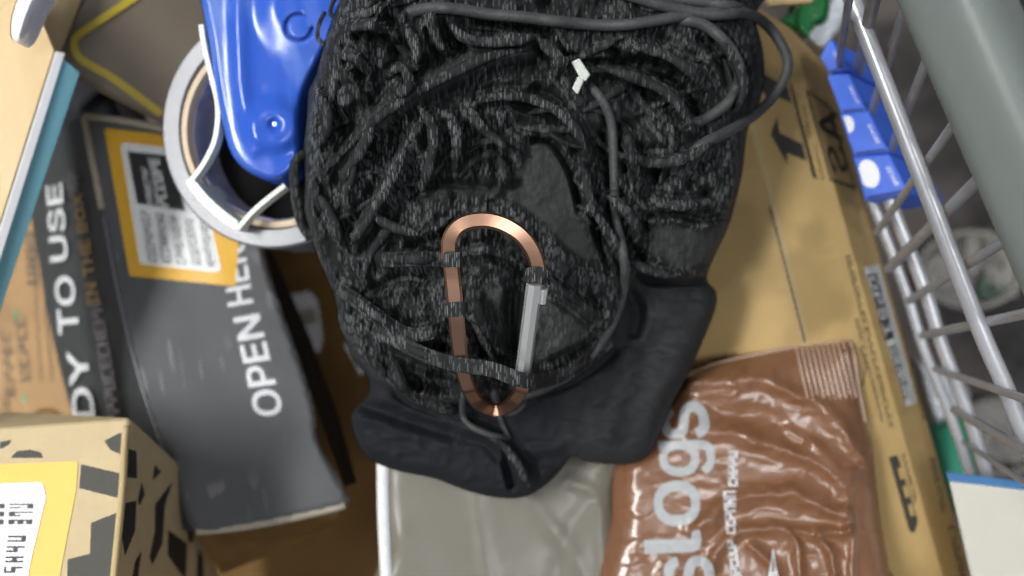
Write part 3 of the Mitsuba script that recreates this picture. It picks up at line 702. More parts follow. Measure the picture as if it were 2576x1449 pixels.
obj('cap', section_sweep(np.array([bc0 - (bc1 - bc0) * .12, bc0 - (bc1 - bc0) * .05, bc0 + (bc1 - bc0) * .01]), ring(.0105, 20), -FWD), 'clear_film', bt_, smooth=30)
cw = thing('clear_wrapper', 'crumpled clear plastic wrapper between cardboard box and wires', 'wrapper')
w = Relief([(2300, 900), (2350, 925), (2420, 950), (2445, 1010), (2400, 1040), (2345, 1060)], .545, lambda r, x, y: dome(r, x, y, 20, .010) + .010 * (meshkit.fbm(np.stack([x / 25, y / 25, x * 0], -1), 3, 4) - .5), step=5, back=.01, n=4)
obj('film', w.mesh, 'clear_film', cw, smooth=45)

def tray(px, py, rx, ry, label, seed, pieces):
    k = thing('round_tray', label, 'tray')
    z = .012
    r = np.random.default_rng(seed)
    c = at_z(np.array(float(px)), np.array(float(py)), z)
    s = float(project(c)[2]) / FOC
    X, Y = np.array([1.0, 0, 0]), np.array([0, 1.0, 0])
    X = RIGHT - RIGHT[2] * np.array([0, 0, 1]); X /= np.linalg.norm(X); Y = np.array([-X[1], X[0], 0])
    a = np.arange(48) * 2 * np.pi / 48
    pth = np.array([c + rx * s * math.cos(t) * X + ry * s * math.sin(t) * Y + np.array([0, 0, .022]) for t in a])
    base = np.array([c + .95 * rx * s * math.cos(t) * X + .95 * ry * s * math.sin(t) * Y for t in a])
    obj('base', hull(np.vstack([base, base - [0, 0, .008]]), .002), 'tray_clear', k, smooth=30)
    obj('rim', section_sweep(pth, ring(.004, 8), [0, 0, 1], closed=True), 'tray_white', k, smooth=True)
    wall = trimesh.Trimesh(np.vstack([pth, base]), [t for i in range(48) for t in ([i, 48 + i, 48 + (i + 1) % 48], [i, 48 + (i + 1) % 48, (i + 1) % 48])], process=False)
    obj('wall', wall, 'tray_clear', k, smooth=True)
    for (kind, dx, dy, rr, ang, m, lb) in pieces:
        o = c + dx * s * X - dy * s * Y + np.array([0, 0, .006])
        if kind == 'disc':
            kk = thing('white_disc', lb, 'disc')
            ring_ = [o + rr * s * (math.cos(t) * X + 1.12 * math.sin(t) * Y) for t in np.arange(24) * math.pi / 12]
            obj('top', hull(ring_ + [v_ + [0, 0, .006] for v_ in ring_], .002), m, kk, smooth=30)
            obj('knob', hull([o + .3 * rr * s * (math.cos(t) * X + math.sin(t) * Y) + [0, 0, .01] for t in np.arange(12) * math.pi / 6], .002), m, kk, smooth=30)
        else:
            kk = thing('plastic_strip', lb, 'plastic strip')
            dX = math.cos(ang) * X + math.sin(ang) * Y; dY = np.array([-dX[1], dX[0], 0])
            q_ = [o + u * rr * s * dX + v_ * .22 * rr * s * dY for u in (-1, 1) for v_ in (-1, 1)]
            obj('strip', hull(q_ + [x_ + [0, 0, .005] for x_ in q_], .003), m, kk, smooth=30)
            q_ = [o + [0, 0, .008] + u * .8 * rr * s * dX + v_ * .06 * rr * s * dY for u in (-1, 1) for v_ in (-1, 1)]
            obj('rib', hull(q_, .0015), m, kk, smooth=30)
tray(2428, 682, 112, 92, 'dim oval tray of white plastic pieces on the floor beyond the upper wires', 1,
     [('disc', -62, 0, 34, 0, 'tray_white', 'white round disc at the left of the dim oval tray'), ('strip', 10, -45, 48, 1.5, 'tray_white', 'white plastic strip in the middle of the dim oval tray'),
      ('strip', 68, -58, 40, 2.3, 'tray_white', 'pale strip at the upper end of the dim oval tray'), ('disc', 48, -22, 24, 0, 'tray_clear', 'dull round disc by the green ring in the tray'),
      ('disc', 60, 30, 26, 0, 'tray_white', 'pale round disc on the dark green ring in the tray'), ('disc', 52, 44, 30, 0, 'tray_green', 'dark green round disc under a pale lid in the tray'),
      ('strip', 92, 22, 42, 1.55, 'tray_white', 'pale upright strip beside the rim tube in the tray')])
tray(2500, 1092, 96, 88, 'dim round tray of pale plastic pieces on the floor above the cream tub', 2,
     [('disc', 40, 42, 22, 0, 'tray_white', 'small pale round disc above the cream tub'), ('strip', -10, -10, 60, 2.4, 'tray_white', 'pale strip in the tray above the cream tub'), ('disc', 0, 20, 34, 0, 'tray_clear', 'dull round disc in the tray above the cream tub')])

# ------------------------------------------------------------------ grey zip pouch, bottom centre
zp = thing('zip_pouch', 'grey see-through zip pouch with a shiny clear seam below the black bag', 'pouch')
def zh(r, x, y):
    h = dome(r, x, y, 60, .010)
    for line, wd, a in (([(1190, 1180), (1205, 1300), (1240, 1520)], 16, .0022), ([(1340, 1260), (1400, 1340), (1500, 1480)], 20, .003), ([(1500, 1230), (1440, 1330), (1380, 1500)], 22, -.002),
                        ([(1010, 1340), (1050, 1400), (1110, 1500)], 26, .003), ([(1440, 1215), (1500, 1235), (1545, 1225)], 14, .003), ([(1515, 1280), (1520, 1500)], 12, .0025)):
        h = h + .4 * a * np.exp(-(seg_dist(x, y, line)[0] / (1.3 * wd)) ** 2)
    return h +   .0008 * (meshkit.fbm(np.stack([x / 130, y / 90, x * 0], -1), 3, 11) - .5)
Z = Relief([(952, 1130), (1200, 1120), (1535, 1130), (1542, 1230), (1548, 1320), (1562, 1420), (1575, 1560), (965, 1560), (958, 1400), (953, 1280)], plane((950, 1150, .452), (1540, 1150, .447), (1200, 1550, .437)), zh, step=6, back=.016, n=4)
obj('film', Z.mesh, 'pouch_grey', zp, smooth=45)
zd = lambda x, y: Z.depth(np.asarray(x, float), np.asarray(y, float))
for xo, rr, m in ((4, .0021, 'pouch_seam'), (13, .0013, 'pouch_seam'), (21, .0009, 'clear_film')):
    obj('seam', tube(spline(edge_path([(952 + xo, 1150), (954 + xo, 1290), (960 + xo, 1420), (967 + xo, 1540)], zd, .0006), 6), rr, 8), m, zp, smooth=True)

# ------------------------------------------------------------------ brown foil pouch, bottom right
sl = thing('foil_pouch', 'glossy brown plastic pouch with large white lettering in the lower right', 'pouch')
c5b = lambda pts: [(1509.4 + .4792 * x, 754.7 + .4792 * y) for x, y in pts]
FOLDS = [(c5b([(470, 420), (600, 400), (750, 400), (900, 430), (1050, 490), (1180, 580), (1290, 690), (1370, 810)]), 15, .0050),
         (c5b([(480, 690), (650, 690), (850, 740), (1000, 800), (1150, 870), (1270, 970)]), 13, .0042),
         (c5b([(540, 1190), (640, 1100), (780, 1050), (950, 1020), (1120, 1045), (1290, 1120)]), 14, .0050),
         (c5b([(600, 1420), (640, 1300), (760, 1230), (900, 1210), (1100, 1230), (1300, 1220)]), 10, .0040),
         (c5b([(1000, 690), (1100, 750), (1200, 830), (1270, 900)]), 12, .003), (c5b([(560, 560), (700, 590), (900, 640), (1050, 720)]), 18, -.003),
         (c5b([(800, 1300), (900, 1380), (960, 1500)]), 10, .0035), (c5b([(1160, 1260), (1220, 1360), (1240, 1500)]), 8, .0045), (c5b([(990, 1250), (1040, 1330), (1060, 1500)]), 9, .0045),
         (c5b([(1310, 900), (1320, 1200), (1340, 1500)]), 8, .0022)]
def sh(r, x, y):
    h = dome(r, x, y, 90, .020)
    ox, oy = x, y
    x = x + 30 * (meshkit.fbm(np.stack([ox / 90, oy / 90, ox * 0], -1), 3, 31) - .5); y = y + 44 * (meshkit.fbm(np.stack([ox / 80, oy / 80, ox * 0 + 9], -1), 3, 32) - .5)
    am = .45 + 1.1 * meshkit.fbm(np.stack([ox / 70, oy / 70, ox * 0 + 4], -1), 2, 33)
    for line, wd, a in FOLDS: h = h + 1.15 * am * a * np.exp(-(seg_dist(x, y, spline(line, 3))[0] / (1.5 * wd)) ** 2)
    lowz = np.clip((y - 1330) / 100, 0, 1)
    h = h + (.0007 + .0035 * lowz) * (meshkit.fbm(np.stack([x / 60, y / 80, x * 0], -1), 3, 21) - .5)
    cr_ = 1 - np.abs(2 * meshkit.fbm(np.stack([x / 120, y / 60, x * 0], -1), 3, 35) - 1) * 3
    h = h + .0007 * np.clip(cr_, 0, 1)
    x, y = ox, oy
    sx = 2000 + (y - 880) * .2
    rib = np.clip((x - sx) / 10, 0, 1) * np.clip((1008 - y) / 8, 0, 1)
    h = h + rib *   .0010 * np.sin((x - .24 * (y - 880)) / 14.0 * 2 * np.pi)
    return h
S = Relief([(1560, 1120), (1640, 1080), (1690, 1000), (1725, 945), (1790, 915), (1880, 893), (1990, 872), (2090, 860), (2138, 854), (2152, 880), (2162, 980), (2178, 1070), (2192, 1110), (2204, 1220), (2216, 1320), (2236, 1430), (2255, 1560), (1545, 1560), (1537, 1300), (1540, 1180)],
           plane((1560, 1150, .448), (2190, 1150, .437), (1900, 1550, .425)), sh, step=3.2, back=.010, n=3, edge=5)
obj('film', S.mesh, 'brown_film', sl, smooth=60)
sdp = lambda x, y: S.depth(np.asarray(x, float), np.asarray(y, float))
word = [('s', (1785, 1100), (1764, 1004), (1655, 1028), (1668, 1112)), ('g', (1800, 1196), (1800, 1104), (1655, 1110), (1662, 1200)),
        ('o', (1757, 1322), (1752, 1206), (1642, 1212), (1648, 1326)), ('l', (1764, 1388), (1758, 1332), (1616, 1332), (1622, 1394)), ('s', (1792, 1490), (1785, 1397), (1667, 1400), (1674, 1496))]
obj('lettering', cat([text_sheet(ch, [a, b, c_, d_], sdp, .0009) for ch, a, b, c_, d_ in word]), 'grey_print', sl, label='large white lettering running up the pouch')
obj('small_lettering', sheet(shapely.union_all([scribble([(1856, 1225), (1856, 1135), (1832, 1135), (1832, 1225)], 5, 71, .9, .3), scribble([(1850, 1345), (1852, 1235), (1818, 1235), (1828, 1345)], 6, 72, .9, .25), scribble([(1870, 1480), (1850, 1360), (1830, 1360), (1842, 1480)], 7, 74, .95, .3)]), sdp, .0009), 'white_print', sl)
obj('small_lettering', text_sheet('A', [(1925, 1475), (1965, 1475), (1955, 1385), (1935, 1385)], sdp, .0009), 'white_print', sl)

obj('seal_ribs', cat([tube(edge_path([(2004 + 13.5 * i + .23 * (y - 880), y) for y in np.linspace(876 - 2.0 * i, 1000 - 4 * (i % 3), 9)], sdp, .0002), .00075, 6) for i in range(10)]), 'seal_rib', sl, smooth=True, kind='stuff', label='pale ribbed heat seal in the upper right corner')
obj('seal_edge', tube(edge_path([(2140, 862), (2150, 900), (2160, 980), (2176, 1062)], sdp, .0003), .0009, 6), 'seal_rib', sl, smooth=True)
obj('seal_edge', tube(edge_path([(1730, 945), (1795, 916), (1880, 896), (1990, 875), (2090, 863), (2134, 858)], sdp, .0003), .0009, 6), 'seal_rib', sl, smooth=True)

# ------------------------------------------------------------------ black drawstring bag
bag = thing('drawstring_bag', 'black knit drawstring bag with loose cords in the middle of the cart', 'bag')
c3 = lambda pts: [(691.8 + x * .5127, y * .5127) for x, y in pts]
c4 = lambda pts: [(691.8 + x * .6078, 440.2 + y * .6078) for x, y in pts]
OUT = [(880, -90), (862, -20), (838, 40), (815, 110), (795, 185), (775, 230), (770, 300), (762, 380), (765, 450), (760, 520), (775, 570), (785, 610), (805, 660), (822, 700), (842, 750), (852, 820), (872, 862), (890, 905), (925, 948),
       (925, 995), (888, 1035), (886, 1075), (918, 1145), (990, 1182), (1090, 1203), (1170, 1233), (1250, 1252), (1320, 1250), (1378, 1216), (1415, 1178), (1434, 1150), (1456, 1150), (1470, 1160), (1540, 1168), (1602, 1163), (1642, 1128), (1680, 1040), (1705, 990), (1742, 918), (1778, 835), (1800, 775), (1802, 735), (1778, 700), (1800, 640), (1836, 560), (1866, 440), (1880, 330), (1905, 280), (1922, 200), (1918, 120), (1898, 40), (1880, -90)]
FRONT = [(860, -120), (830, 60), (790, 220), (770, 400), (785, 620), (850, 800), (930, 930), (1030, 990), (1130, 1010), (1240, 1000), (1340, 985), (1460, 920), (1545, 810), (1580, 700), (1640, 690), (1760, 690), (1850, 560), (1880, 330), (1930, 150), (1900, -120)]
# ridges (width in frame units, height in metres) and grooves traced along the gathers
RG = []
def rg(pts, w, h): RG.append((spline(np.array(pts, float), 4), w, h))
for pts, w, h in (
    ([(330, 760), (480, 600), (700, 450), (950, 320), (1150, 250), (1300, 240)], 26, .0060), ([(650, 700), (560, 900), (440, 1100), (370, 1200)], 17, .0050),
    ([(480, 610), (420, 740), (330, 900)], 14, .004), ([(560, 830), (760, 960)], 14, .003), ([(960, 520), (990, 600), (1080, 680), (1150, 740)], 12, .0045),
    ([(1000, 500), (1150, 470), (1300, 500), (1430, 580), (1500, 680), (1560, 800)], 14, .0060), ([(860, 560), (900, 700), (890, 850)], 12, .0045),
    ([(930, 600), (1000, 780), (980, 920)], 12, -.0050), ([(1240, 690), (1350, 700), (1420, 790), (1470, 910), (1500, 1050)], 8, -.0080),
    ([(1500, 780), (1530, 900), (1560, 1020), (1700, 1230), (1760, 1380)], 14, .0060), ([(1600, 640), (1610, 780), (1640, 900), (1700, 970)], 13, -.0090),
    ([(1730, 640), (1760, 800), (1800, 900)], 13, .005), ([(1400, 250), (1520, 310), (1700, 310), (1850, 370), (1990, 440), (2060, 590)], 11, -.0080),
    ([(1600, 330), (1760, 380), (1900, 440), (2000, 540), (2060, 680)], 15, .0065), ([(1750, 230), (1900, 260), (2040, 350), (2120, 450)], 17, .0060), ([(1620, 240), (1760, 300), (1900, 330)], 10, -.006),
    ([(560, 370), (620, 330), (660, 400), (620, 450), (560, 420)], 10, .005), ([(300, 260), (430, 310), (470, 430)], 11, .004), ([(360, 140), (500, 130), (620, 200)], 14, .005),
    ([(640, 120), (700, 260), (680, 360)], 13, .0045), ([(760, 60), (800, 200), (860, 280)], 12, .005), ([(860, 120), (960, 200), (1130, 200), (1300, 180)], 13, .0055), ([(980, 110), (1150, 130), (1350, 170)], 8, -.006),
    ([(1290, 190), (1400, 300), (1380, 360)], 10, .005), ([(1700, 760), (1850, 800), (2000, 780), (2150, 700)], 16, .005), ([(1830, 980), (1990, 1010), (2150, 990)], 12, .0045),
    ([(1800, 1060), (1960, 1050), (2100, 1080), (2230, 1060)], 9, -.005), ([(1640, 960), (1760, 1080), (1800, 1200)], 13, .005), ([(1560, 1060), (1600, 1200), (1650, 1350)], 9, -.007),
    ([(1740, 1280), (1880, 1340), (2050, 1360), (2200, 1330)], 10, .005), ([(200, 420), (260, 560), (240, 700)], 11, .004), ([(280, 520), (330, 640), (300, 760)], 9, -.005), ([(520, 480), (600, 560), (580, 700)], 9, -.005),
    ([(700, 520), (780, 640), (760, 800), (720, 940)], 12, .004), ([(1100, 760), (1120, 880), (1080, 960)], 10, .004), ([(640, 960), (800, 900), (1000, 920), (1230, 900)], 11, -.004), ([(480, 1060), (620, 1130), (800, 1170)], 13, .004),
    ([(220, 960), (300, 1120), (330, 1300)], 12, .004), ([(170, 800), (230, 900), (260, 1040)], 9, -.004), ([(2160, 160), (2240, 270), (2300, 400), (2270, 540)], 9, .005), ([(2080, 180), (2180, 300), (2220, 440)], 8, -.005)):
    rg(c3(pts), w, h)
for pts, w, h in (
    ([(450, 350), (600, 345), (720, 350)], 17, .0060), ([(560, 300), (700, 240), (760, 180)], 10, -.004), ([(280, 470), (420, 580), (560, 660), (690, 640)], 15, .0060), ([(440, 650), (600, 735), (760, 785), (900, 805), (1010, 845)], 17, .0065),
    ([(1010, 845), (1120, 845), (1250, 790), (1390, 680)], 17, .0065), ([(500, 790), (540, 890), (640, 940), (730, 970)], 13, .0050), ([(780, 320), (930, 320), (1060, 400)], 12, .004), ([(1090, 430), (1200, 490), (1330, 590)], 14, .0055),
    ([(980, 460), (970, 600), (980, 740)], 14, -.0080), ([(420, 470), (520, 430), (660, 430)], 13, -.007), ([(640, 690), (700, 720)], 14, -.006), ([(840, 520), (860, 620), (940, 760)], 16, .005), ([(800, 620), (860, 740), (960, 810)], 8, -.006),
    ([(560, 850), (660, 880), (740, 900)], 12, -.007), ([(1130, 770), (1260, 720), (1350, 640)], 10, -.004), ([(1440, 470), (1500, 560), (1480, 680)], 18, -.004), ([(330, 940), (450, 980), (620, 1040), (760, 1080)], 18, -.004),
    ([(770, 1040), (900, 1080), (1000, 1190), (1050, 1290)], 16, .004), ([(960, 1110), (960, 1200), (980, 1300)], 9, -.005), ([(1060, 1190), (1160, 1180), (1230, 1140)], 16, -.002),
    ([(1460, 380), (1560, 440), (1700, 440), (1820, 420)], 9, -.006), ([(1500, 720), (1440, 900), (1380, 1120)], 40, .003), ([(1700, 700), (1560, 980), (1520, 1130)], 34, .0025), ([(1560, 560), (1700, 600), (1800, 560)], 28, .0014), ([(1320, 900), (1420, 860), (1560, 700)], 26, -.0014), ([(1600, 720), (1560, 880), (1500, 1020)], 30, .0012)):
    rg(c4(pts), w, h)
HOLES = [(c3([(x, y)])[0], r * .5127, d) for x, y, r, d in ((1830, 970, 34, .009), (2110, 950, 30, .009), (2098, 830, 18, .007), (1870, 860, 38, .009), (1720, 640, 36, .009), (1810, 1110, 26, .009), (1775, 1265, 36, .009), (2030, 900, 32, .007), (1610, 1050, 40, .009), (600, 255, 30, .006), (440, 370, 28, .006), (350, 610, 40, .007), (490, 500, 26, .006), (880, 970, 30, .006), (2060, 530, 36, .007), (1330, 20, 30, .006), (230, 1040, 46, .006), (480, 760, 24, .006))]
PLAIN = [spline(np.array(c3(v) + c3(v)[:1], float), 4) for v in ([(1200, 720), (1330, 700), (1420, 780), (1470, 920), (1500, 1080), (1560, 1260), (1440, 1230), (1300, 1090), (1120, 980), (900, 960), (700, 990), (760, 930), (1000, 880), (1200, 840)], [(2120, 160), (2220, 210), (2300, 340), (2290, 480), (2200, 420), (2140, 280)], [(1840, 1100), (2100, 1130), (2240, 1100), (2180, 1260), (2000, 1310), (1860, 1240)])]
RES = 3.0
FX, FY = np.meshgrid(np.arange(690, 1960, RES), np.arange(-130, 1290, RES))
def inside(poly, x, y): return shapely.contains_xy(sg.Polygon(poly).buffer(0), x, y)
front = gaussian_filter(inside(spline(np.array(FRONT + FRONT[:1], float), 5), FX, FY).astype(float), 3.2)
net = inside(spline(np.array(FRONT + FRONT[:1], float), 5), FX, FY).astype(float)
for pl_ in PLAIN: net = net * (1 - .8 * inside(pl_, FX, FY))
carab_face = inside(spline(np.array(c4([(860, 480), (960, 460), (1060, 500), (1180, 520), (1300, 600), (1250, 720), (1050, 790), (950, 720), (880, 620), (860, 480)]), float), 4), FX, FY)
net = net * (1 - .6 * carab_face)
for ln, wd_ in ((c3([(480, 600), (700, 450), (950, 320), (1150, 250), (1250, 240)]), 24), (c3([(650, 700), (560, 900), (440, 1100), (380, 1190)]), 16), (c3([(330, 820), (480, 610), (560, 560)]), 13), (c3([(1620, 560), (1655, 700), (1665, 840)]), 11), (c3([(1660, 1060), (1685, 1250), (1690, 1400)]), 9)):
    net = net * (1 - .85 * np.exp(-(seg_dist(FX, FY, spline(np.array(ln, float), 4))[0] / wd_) ** 4))
net = gaussian_filter(net, 1.6)
relief = np.zeros_like(FX)
for line, wd, h in RG:
    d, t = seg_dist(FX, FY, line)
    relief += h * (1.2 * np.exp(-(d / wd) ** 2) - (.55 if h > 0 else .2) * np.exp(-((d - 1.75 * wd) / (.75 * wd)) ** 2)) * np.clip(np.minimum(t, 1 - t) * 9 + .25, 0, 1)
for (hx, hy), r, dd in HOLES: relief -= dd * np.exp(-((FX - hx) ** 2 + ((FY - hy) * .9) ** 2) / r ** 2)
pts3 = lambda sx, sy, o=0.: np.stack([FX / sx + o, FY / sy + o * .7, 0 * FX + o], -1)
wx = 60 * (meshkit.fbm(pts3(140, 140), 2, 1) - .5); wy = 60 * (meshkit.fbm(pts3(140, 140, 5.), 2, 2) - .5)
n1 = meshkit.fbm(np.stack([(FX + wx) / 85, (FY + wy) / 120, 0 * FX], -1), 3, 13)
ridged = 1 - np.abs(2 * n1 - 1) * 2.2
n2 = meshkit.fbm(np.stack([(FX + wx) / 24, (FY + wy) / 34, 0 * FX + 3], -1), 3, 14)
relief = relief * 1.45 + net * (.0070 * np.clip(ridged, -1, 1) + .0016 * (1 - np.abs(2 * n2 - 1) * 2))
relief += (1 - net) * (.0022 * (meshkit.fbm(pts3(80, 80, 2.), 3, 15) - .5) + .0010 * (1 - 2.5 * np.abs(2 * meshkit.fbm(pts3(60, 34, 6.), 3, 16) - 1)))
HF = relief + front * .014
def samp(arr, x, y): return map_coordinates(arr, [(np.asarray(y, float) + 130) / RES, (np.asarray(x, float) - 690) / RES], order=1, mode='nearest')
def bag_h(r, x, y):
    e = r.edge_dist(x, y)
    k = np.clip(e / 14, 0, 1)
    fr_ = samp(front, x, y)
    return dome(r, x, y, 110, .022) * fr_ + dome(r, x, y, 48, .013) * (1 - fr_) + k * samp(HF, x, y)
BAG = Relief(OUT, plane((800, 300, .390), (1850, 300, .412), (1300, 1240, .418)), bag_h, step=3.4, back=.045, n=4, edge=3.4)
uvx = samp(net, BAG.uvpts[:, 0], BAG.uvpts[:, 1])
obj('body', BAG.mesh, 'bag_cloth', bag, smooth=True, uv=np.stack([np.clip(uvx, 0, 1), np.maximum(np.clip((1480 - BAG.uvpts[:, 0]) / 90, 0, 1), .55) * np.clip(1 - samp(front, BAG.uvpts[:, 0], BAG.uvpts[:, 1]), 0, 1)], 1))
bagd = lambda x, y: BAG.depth(np.asarray(x, float), np.asarray(y, float))
def lay(pts, lift, n=6, sink=.0):
    """points of a cord or strap that rests on the bag, smoothed along its length"""
    p = spline(np.array(pts, float), n)
    ins = shapely.contains_xy(BAG.poly, p[:, 0], p[:, 1])
    d = np.where(ins, bagd(p[:, 0], p[:, 1]), np.nan)
    if np.isnan(d).any():
        i = np.arange(len(d)); ok = ~np.isnan(d)
        d = np.interp(i, i[ok], d[ok]) if ok.any() else np.full(len(d), .40)
    ds = gaussian_filter(d, 2.5, mode='nearest')
    d = np.minimum(ds, d + .001)
    u_ = np.linspace(0, 1, len(d)); d = d + sink * (np.clip(1 - u_ / .08, 0, 1) ** 2 + np.clip(1 - (1 - u_) / .08, 0, 1) ** 2)
    return P(p[:, 0], p[:, 1], d - lift)
CORDS = [(c3([(640, 66), (760, 40), (900, 46), (1050, 70), (1200, 82), (1450, 112), (1650, 125), (1800, 112), (2000, 78), (2180, 60), (2330, 72), (2430, 140), (2505, 260), (2512, 350), (2462, 450), (2365, 555), (2230, 640), (2110, 700), (2040, 760)]), .0027, .0034),
         (c3([(1960, 95), (2100, 120), (2220, 220), (2278, 330), (2268, 420), (2215, 510), (2100, 590), (2050, 600)]), .0027, .0028),
         (c3([(1560, -80), (1750, -20), (1950, 40), (2150, 72), (2300, 60)]), .0027, .0050),
         (c3([(1700, -60), (1900, -10), (2100, 10), (2280, 40)]), .0027, .0042),
         ([(1478, 212), (1512, 248), (1538, 310), (1545, 430), (1548, 540), (1565, 620), (1572, 700), (1556, 780), (1520, 850), (1455, 928), (1372, 976), (1312, 998), (1272, 1016), (1246, 1002), (1238, 968)], .0023, .0030),
         (c4([(790, 860), (775, 960), (790, 1020), (860, 1065), (960, 1090)]), .0016, .0024),
         (c4([(905, 870), (910, 950), (960, 985), (1010, 970), (1035, 930)]), .0017, .0030),
         (c4([(925, 985), (945, 1040), (970, 1090)]), .0014, .0022)]
for pts in ([(818, 30), (802, 62), (799, 92), (816, 116)], [(862, -20), (838, 6), (832, 34), (850, 52)]):
    obj('cord', px_tube([(*p_, .379) for p_ in pts], .0011), 'strap_cloth', bag, smooth=True)
for pts, r, lift in CORDS:
    obj('cord', tube(lay(pts, lift, sink=.008), r, 10), 'cord_grey', bag, smooth=True)
def strap(pts, w, th, lift):
    p = lay(pts, lift, sink=.006)
    a = np.array([(-w, -th), (-w * .8, -th * 1.0), (w * .8, -th), (w, -th), (w, th * .6), (w * .7, th), (-w * .7, th), (-w, th * .6)]) * [.5, .5]
    return section_sweep(p, a, -FWD)
for pts, w, lift in ((c4([(440, 352), (600, 346), (700, 350)]), .0068, .0012), (c4([(270, 470), (420, 580), (560, 660), (690, 640)]), .0064, .0008),
                     (c4([(1120, 430), (1160, 470), (1230, 520), (1330, 595)]), .0056, .0014), (c4([(490, 780), (540, 890), (640, 945), (740, 975)]), .0052, .0008)):
    obj('webbing', strap(pts, w, .0022, lift), 'strap_cloth', bag, smooth=35)
q = spline(np.array(c4([(430, 640), (600, 735), (700, 770), (760, 785), (900, 805), (1010, 845), (1110, 850), (1250, 795), (1390, 682)]), float), 5)
dq = gaussian_filter(np.minimum(bagd(q[:, 0], q[:, 1]) - .002, np.where((q[:, 0] > 1120) & (q[:, 0] < 1360), .3405, 1)), 2)
w8 = np.array([(-.0034, -.0010), (.0034, -.0010), (.0034, .0007), (.0025, .0012), (-.0025, .0012), (-.0034, .0007)])
obj('webbing', section_sweep(P(q[:, 0], q[:, 1], dq), w8, -FWD), 'strap_cloth', bag, smooth=35, label='ribbed black webbing running across the carabiner')
# gathers of the knit that stand off the body, each a soft rope of cloth
def rope(line, r, lift, seed):
    p = lay(line, lift * r)
    n = len(p); t = np.linspace(0, 1, n)
    w_ = np.clip(np.minimum(t, 1 - t) * 5, .12, 1) ** .6 * (.8 + .4 * meshkit.noise(np.stack([t * n / 5, 0 * t + seed, 0 * t], -1), seed))
    c_ = np.stack([ring(r * q_, 10, r * q_ * .75) for q_ in w_])
    return section_sweep(p, c_, -FWD)
traced = [ln for ln, wd, h in RG if h > .0034]
for i, ln in enumerate(traced):
    ln = ln[shapely.contains_xy(BAG.poly.buffer(-16), ln[:, 0], ln[:, 1])]
    if len(ln) < 6: continue
    obj('fold', rope(ln[::3] if len(ln) > 8 else ln, .0021 + .0007 * rng.random(), .75, i), 'strap_cloth', bag, smooth=True)
made = 0
front_poly = sg.Polygon(spline(np.array(FRONT + FRONT[:1], float), 5)).buffer(-25)
bare = [sg.Polygon(v).buffer(12) for v in PLAIN] + [sg.Polygon(c4([(640, 130), (1130, 130), (1150, 420), (1060, 860), (800, 900), (690, 600)]))]
while made < 60:
    x, y = rng.uniform(770, 1900), rng.uniform(-40, 900)
    pt_ = sg.Point(x, y)
    if not front_poly.contains(pt_) or any(b_.contains(pt_) for b_ in bare): continue
    th = math.atan2(y - 640, x - 1310) + math.pi / 2 + rng.normal(0, .55)
    if y > 640 and x < 1120: th = .35 + rng.normal(0, .4)
    L = rng.uniform(34, 95); bend = rng.normal(0, .35)
    pts_ = [(x + L * u * math.cos(th + bend * u), y + L * u * math.sin(th + bend * u)) for u in (-1, -.5, 0, .5, 1)]
    if not all(front_poly.contains(sg.Point(*v_)) for v_ in pts_): continue
    obj('fold', rope(pts_, rng.uniform(.0011, .0023), .6, 100 + made), 'strap_cloth', bag, smooth=True)
    made += 1
# hanging loop on the left and white cord tip
obj('hanging_loop', px_tube([(790, 385, .385), (752, 396, .380), (740, 430, .380), (745, 500, .383), (758, 560, .388), (782, 600, .392)], .0026), 'strap_cloth', bag, smooth=True)
d0 = float(bagd(np.array([1455.]), np.array([190.]))[0]) - .004
obj('cord_tip', hull([P3((x, y, d0)) for x, y in ((1442, 158), (1456, 152), (1480, 188), (1472, 200), (1464, 196))] + [P3((x, y, d0 + .003)) for x, y in ((1442, 158), (1456, 152), (1480, 188), (1464, 196))], .0008), 'cord_tip', bag, smooth=30, label='white plastic cord tip')
obj('cord_tip', hull([P3((x, y, d0)) for x, y in ((1456, 196), (1464, 205), (1452, 232), (1444, 222))] + [P3((x, y, d0 + .003)) for x, y in ((1456, 196), (1464, 205), (1452, 232), (1444, 222))], .0008), 'cord_tip', bag, smooth=30, label='white plastic cord tip')

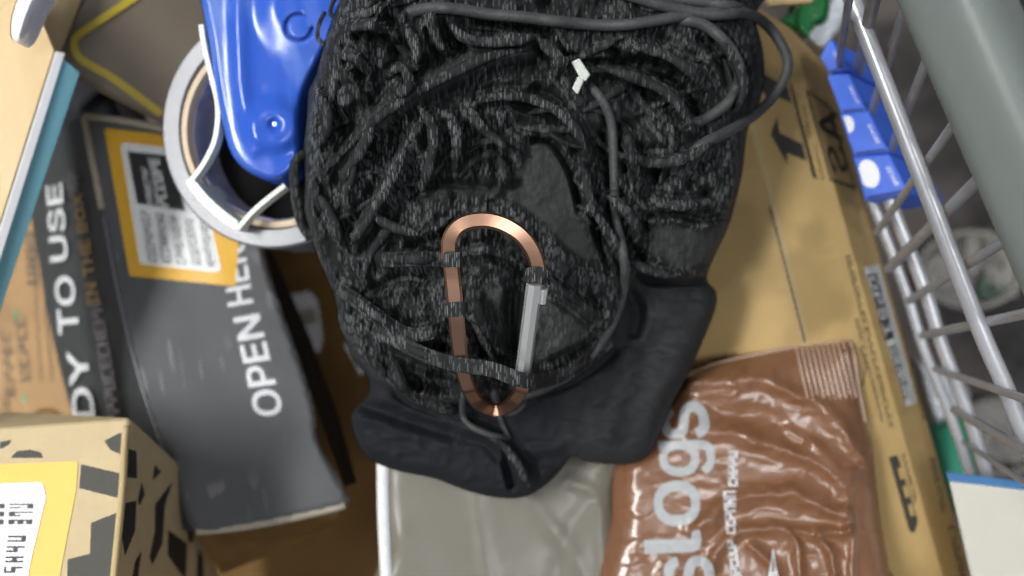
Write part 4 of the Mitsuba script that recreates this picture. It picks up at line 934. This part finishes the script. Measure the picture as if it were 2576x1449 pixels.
# ------------------------------------------------------------------ carabiner
cz_ = thing('carabiner', 'copper coloured carabiner with a silver gate clipped to the front of the black bag', 'carabiner')
cx_ = lambda pts: [(1069.2 + x * .434, 503.1 + y * .434) for x, y in pts]
body = [(566, 1050), (545, 1120), (485, 1190), (405, 1215), (320, 1180), (258, 1100), (222, 990), (200, 860), (184, 700), (168, 520), (155, 400), (142, 300), (148, 225), (190, 160), (260, 125), (360, 118), (460, 145), (555, 205), (620, 290), (652, 380), (658, 440)]
sp_ = spline(np.array(cx_(body), float), 7)
dd = np.interp(sp_[:, 1], [540, 700, 800, 900, 975, 1000, 1030], [.322, .330, .334, .344, .356, .366, .386])
bd_ = np.minimum(dd, gaussian_filter(bagd(sp_[:, 0], sp_[:, 1]), 8) - .003)
keep = sp_[:, 1] < 930
bd_ = np.where(keep, bd_, dd)
cp = P(sp_[:, 0], sp_[:, 1], bd_)
sec = .9 * np.array([(-.0039, -.0012), (-.0030, -.0026), (.0030, -.0026), (.0039, -.0012), (.0039, .0012), (.0028, .0026), (-.0028, .0026), (-.0039, .0012)])
obj('frame', section_sweep(cp, sec, -FWD), 'copper', cz_, smooth=25)
ga, gb_ = cx_([(636, 478), (566, 1010)])
gA, gB = P3((*ga, float(bd_[-1]) - .001)), P3((*gb_, .352))
obj('gate', tube(np.array([gA + (gB - gA) * t for t in (0, .03, .2, .5, .8, .95, 1)]), np.interp(np.arange(1), [0], [.0036])[0], 8), 'silver', cz_, smooth=20)
pn = gA + (gB - gA) * .06 + .0045 * RIGHT
obj('hinge_pin', tube(np.array([pn, pn + (gB - gA) * .07, pn + (gB - gA) * .15]), .0018, 8), 'silver', cz_, smooth=25)
# webbing wrapped round the carabiner
for pts, dlt in ((c4([(700, 352), (735, 350), (775, 352)]), 0), (c4([(1045, 415), (1085, 410), (1125, 425)]), 0), (c4([(700, 560), (745, 558), (790, 556)]), 0)):
    q0 = np.array(pts, float)
    dc = float(bd_[np.argmin(np.hypot(sp_[:, 0] - q0[1][0], sp_[:, 1] - q0[1][1]))])
    pp_ = np.array([P3((*q0[0], dc + .004)), P3((q0[0][0] + 4, q0[0][1], dc - .0030)), P3((*q0[1], dc - .0036)), P3((q0[2][0] - 4, q0[2][1], dc - .0030)), P3((*q0[2], dc + .004))])
    obj('webbing', section_sweep(spline(pp_, 4), np.array([(-.0032, -.0008), (.0032, -.0008), (.0032, .0008), (-.0032, .0008)]), -FWD), 'strap_cloth', bag, smooth=30)
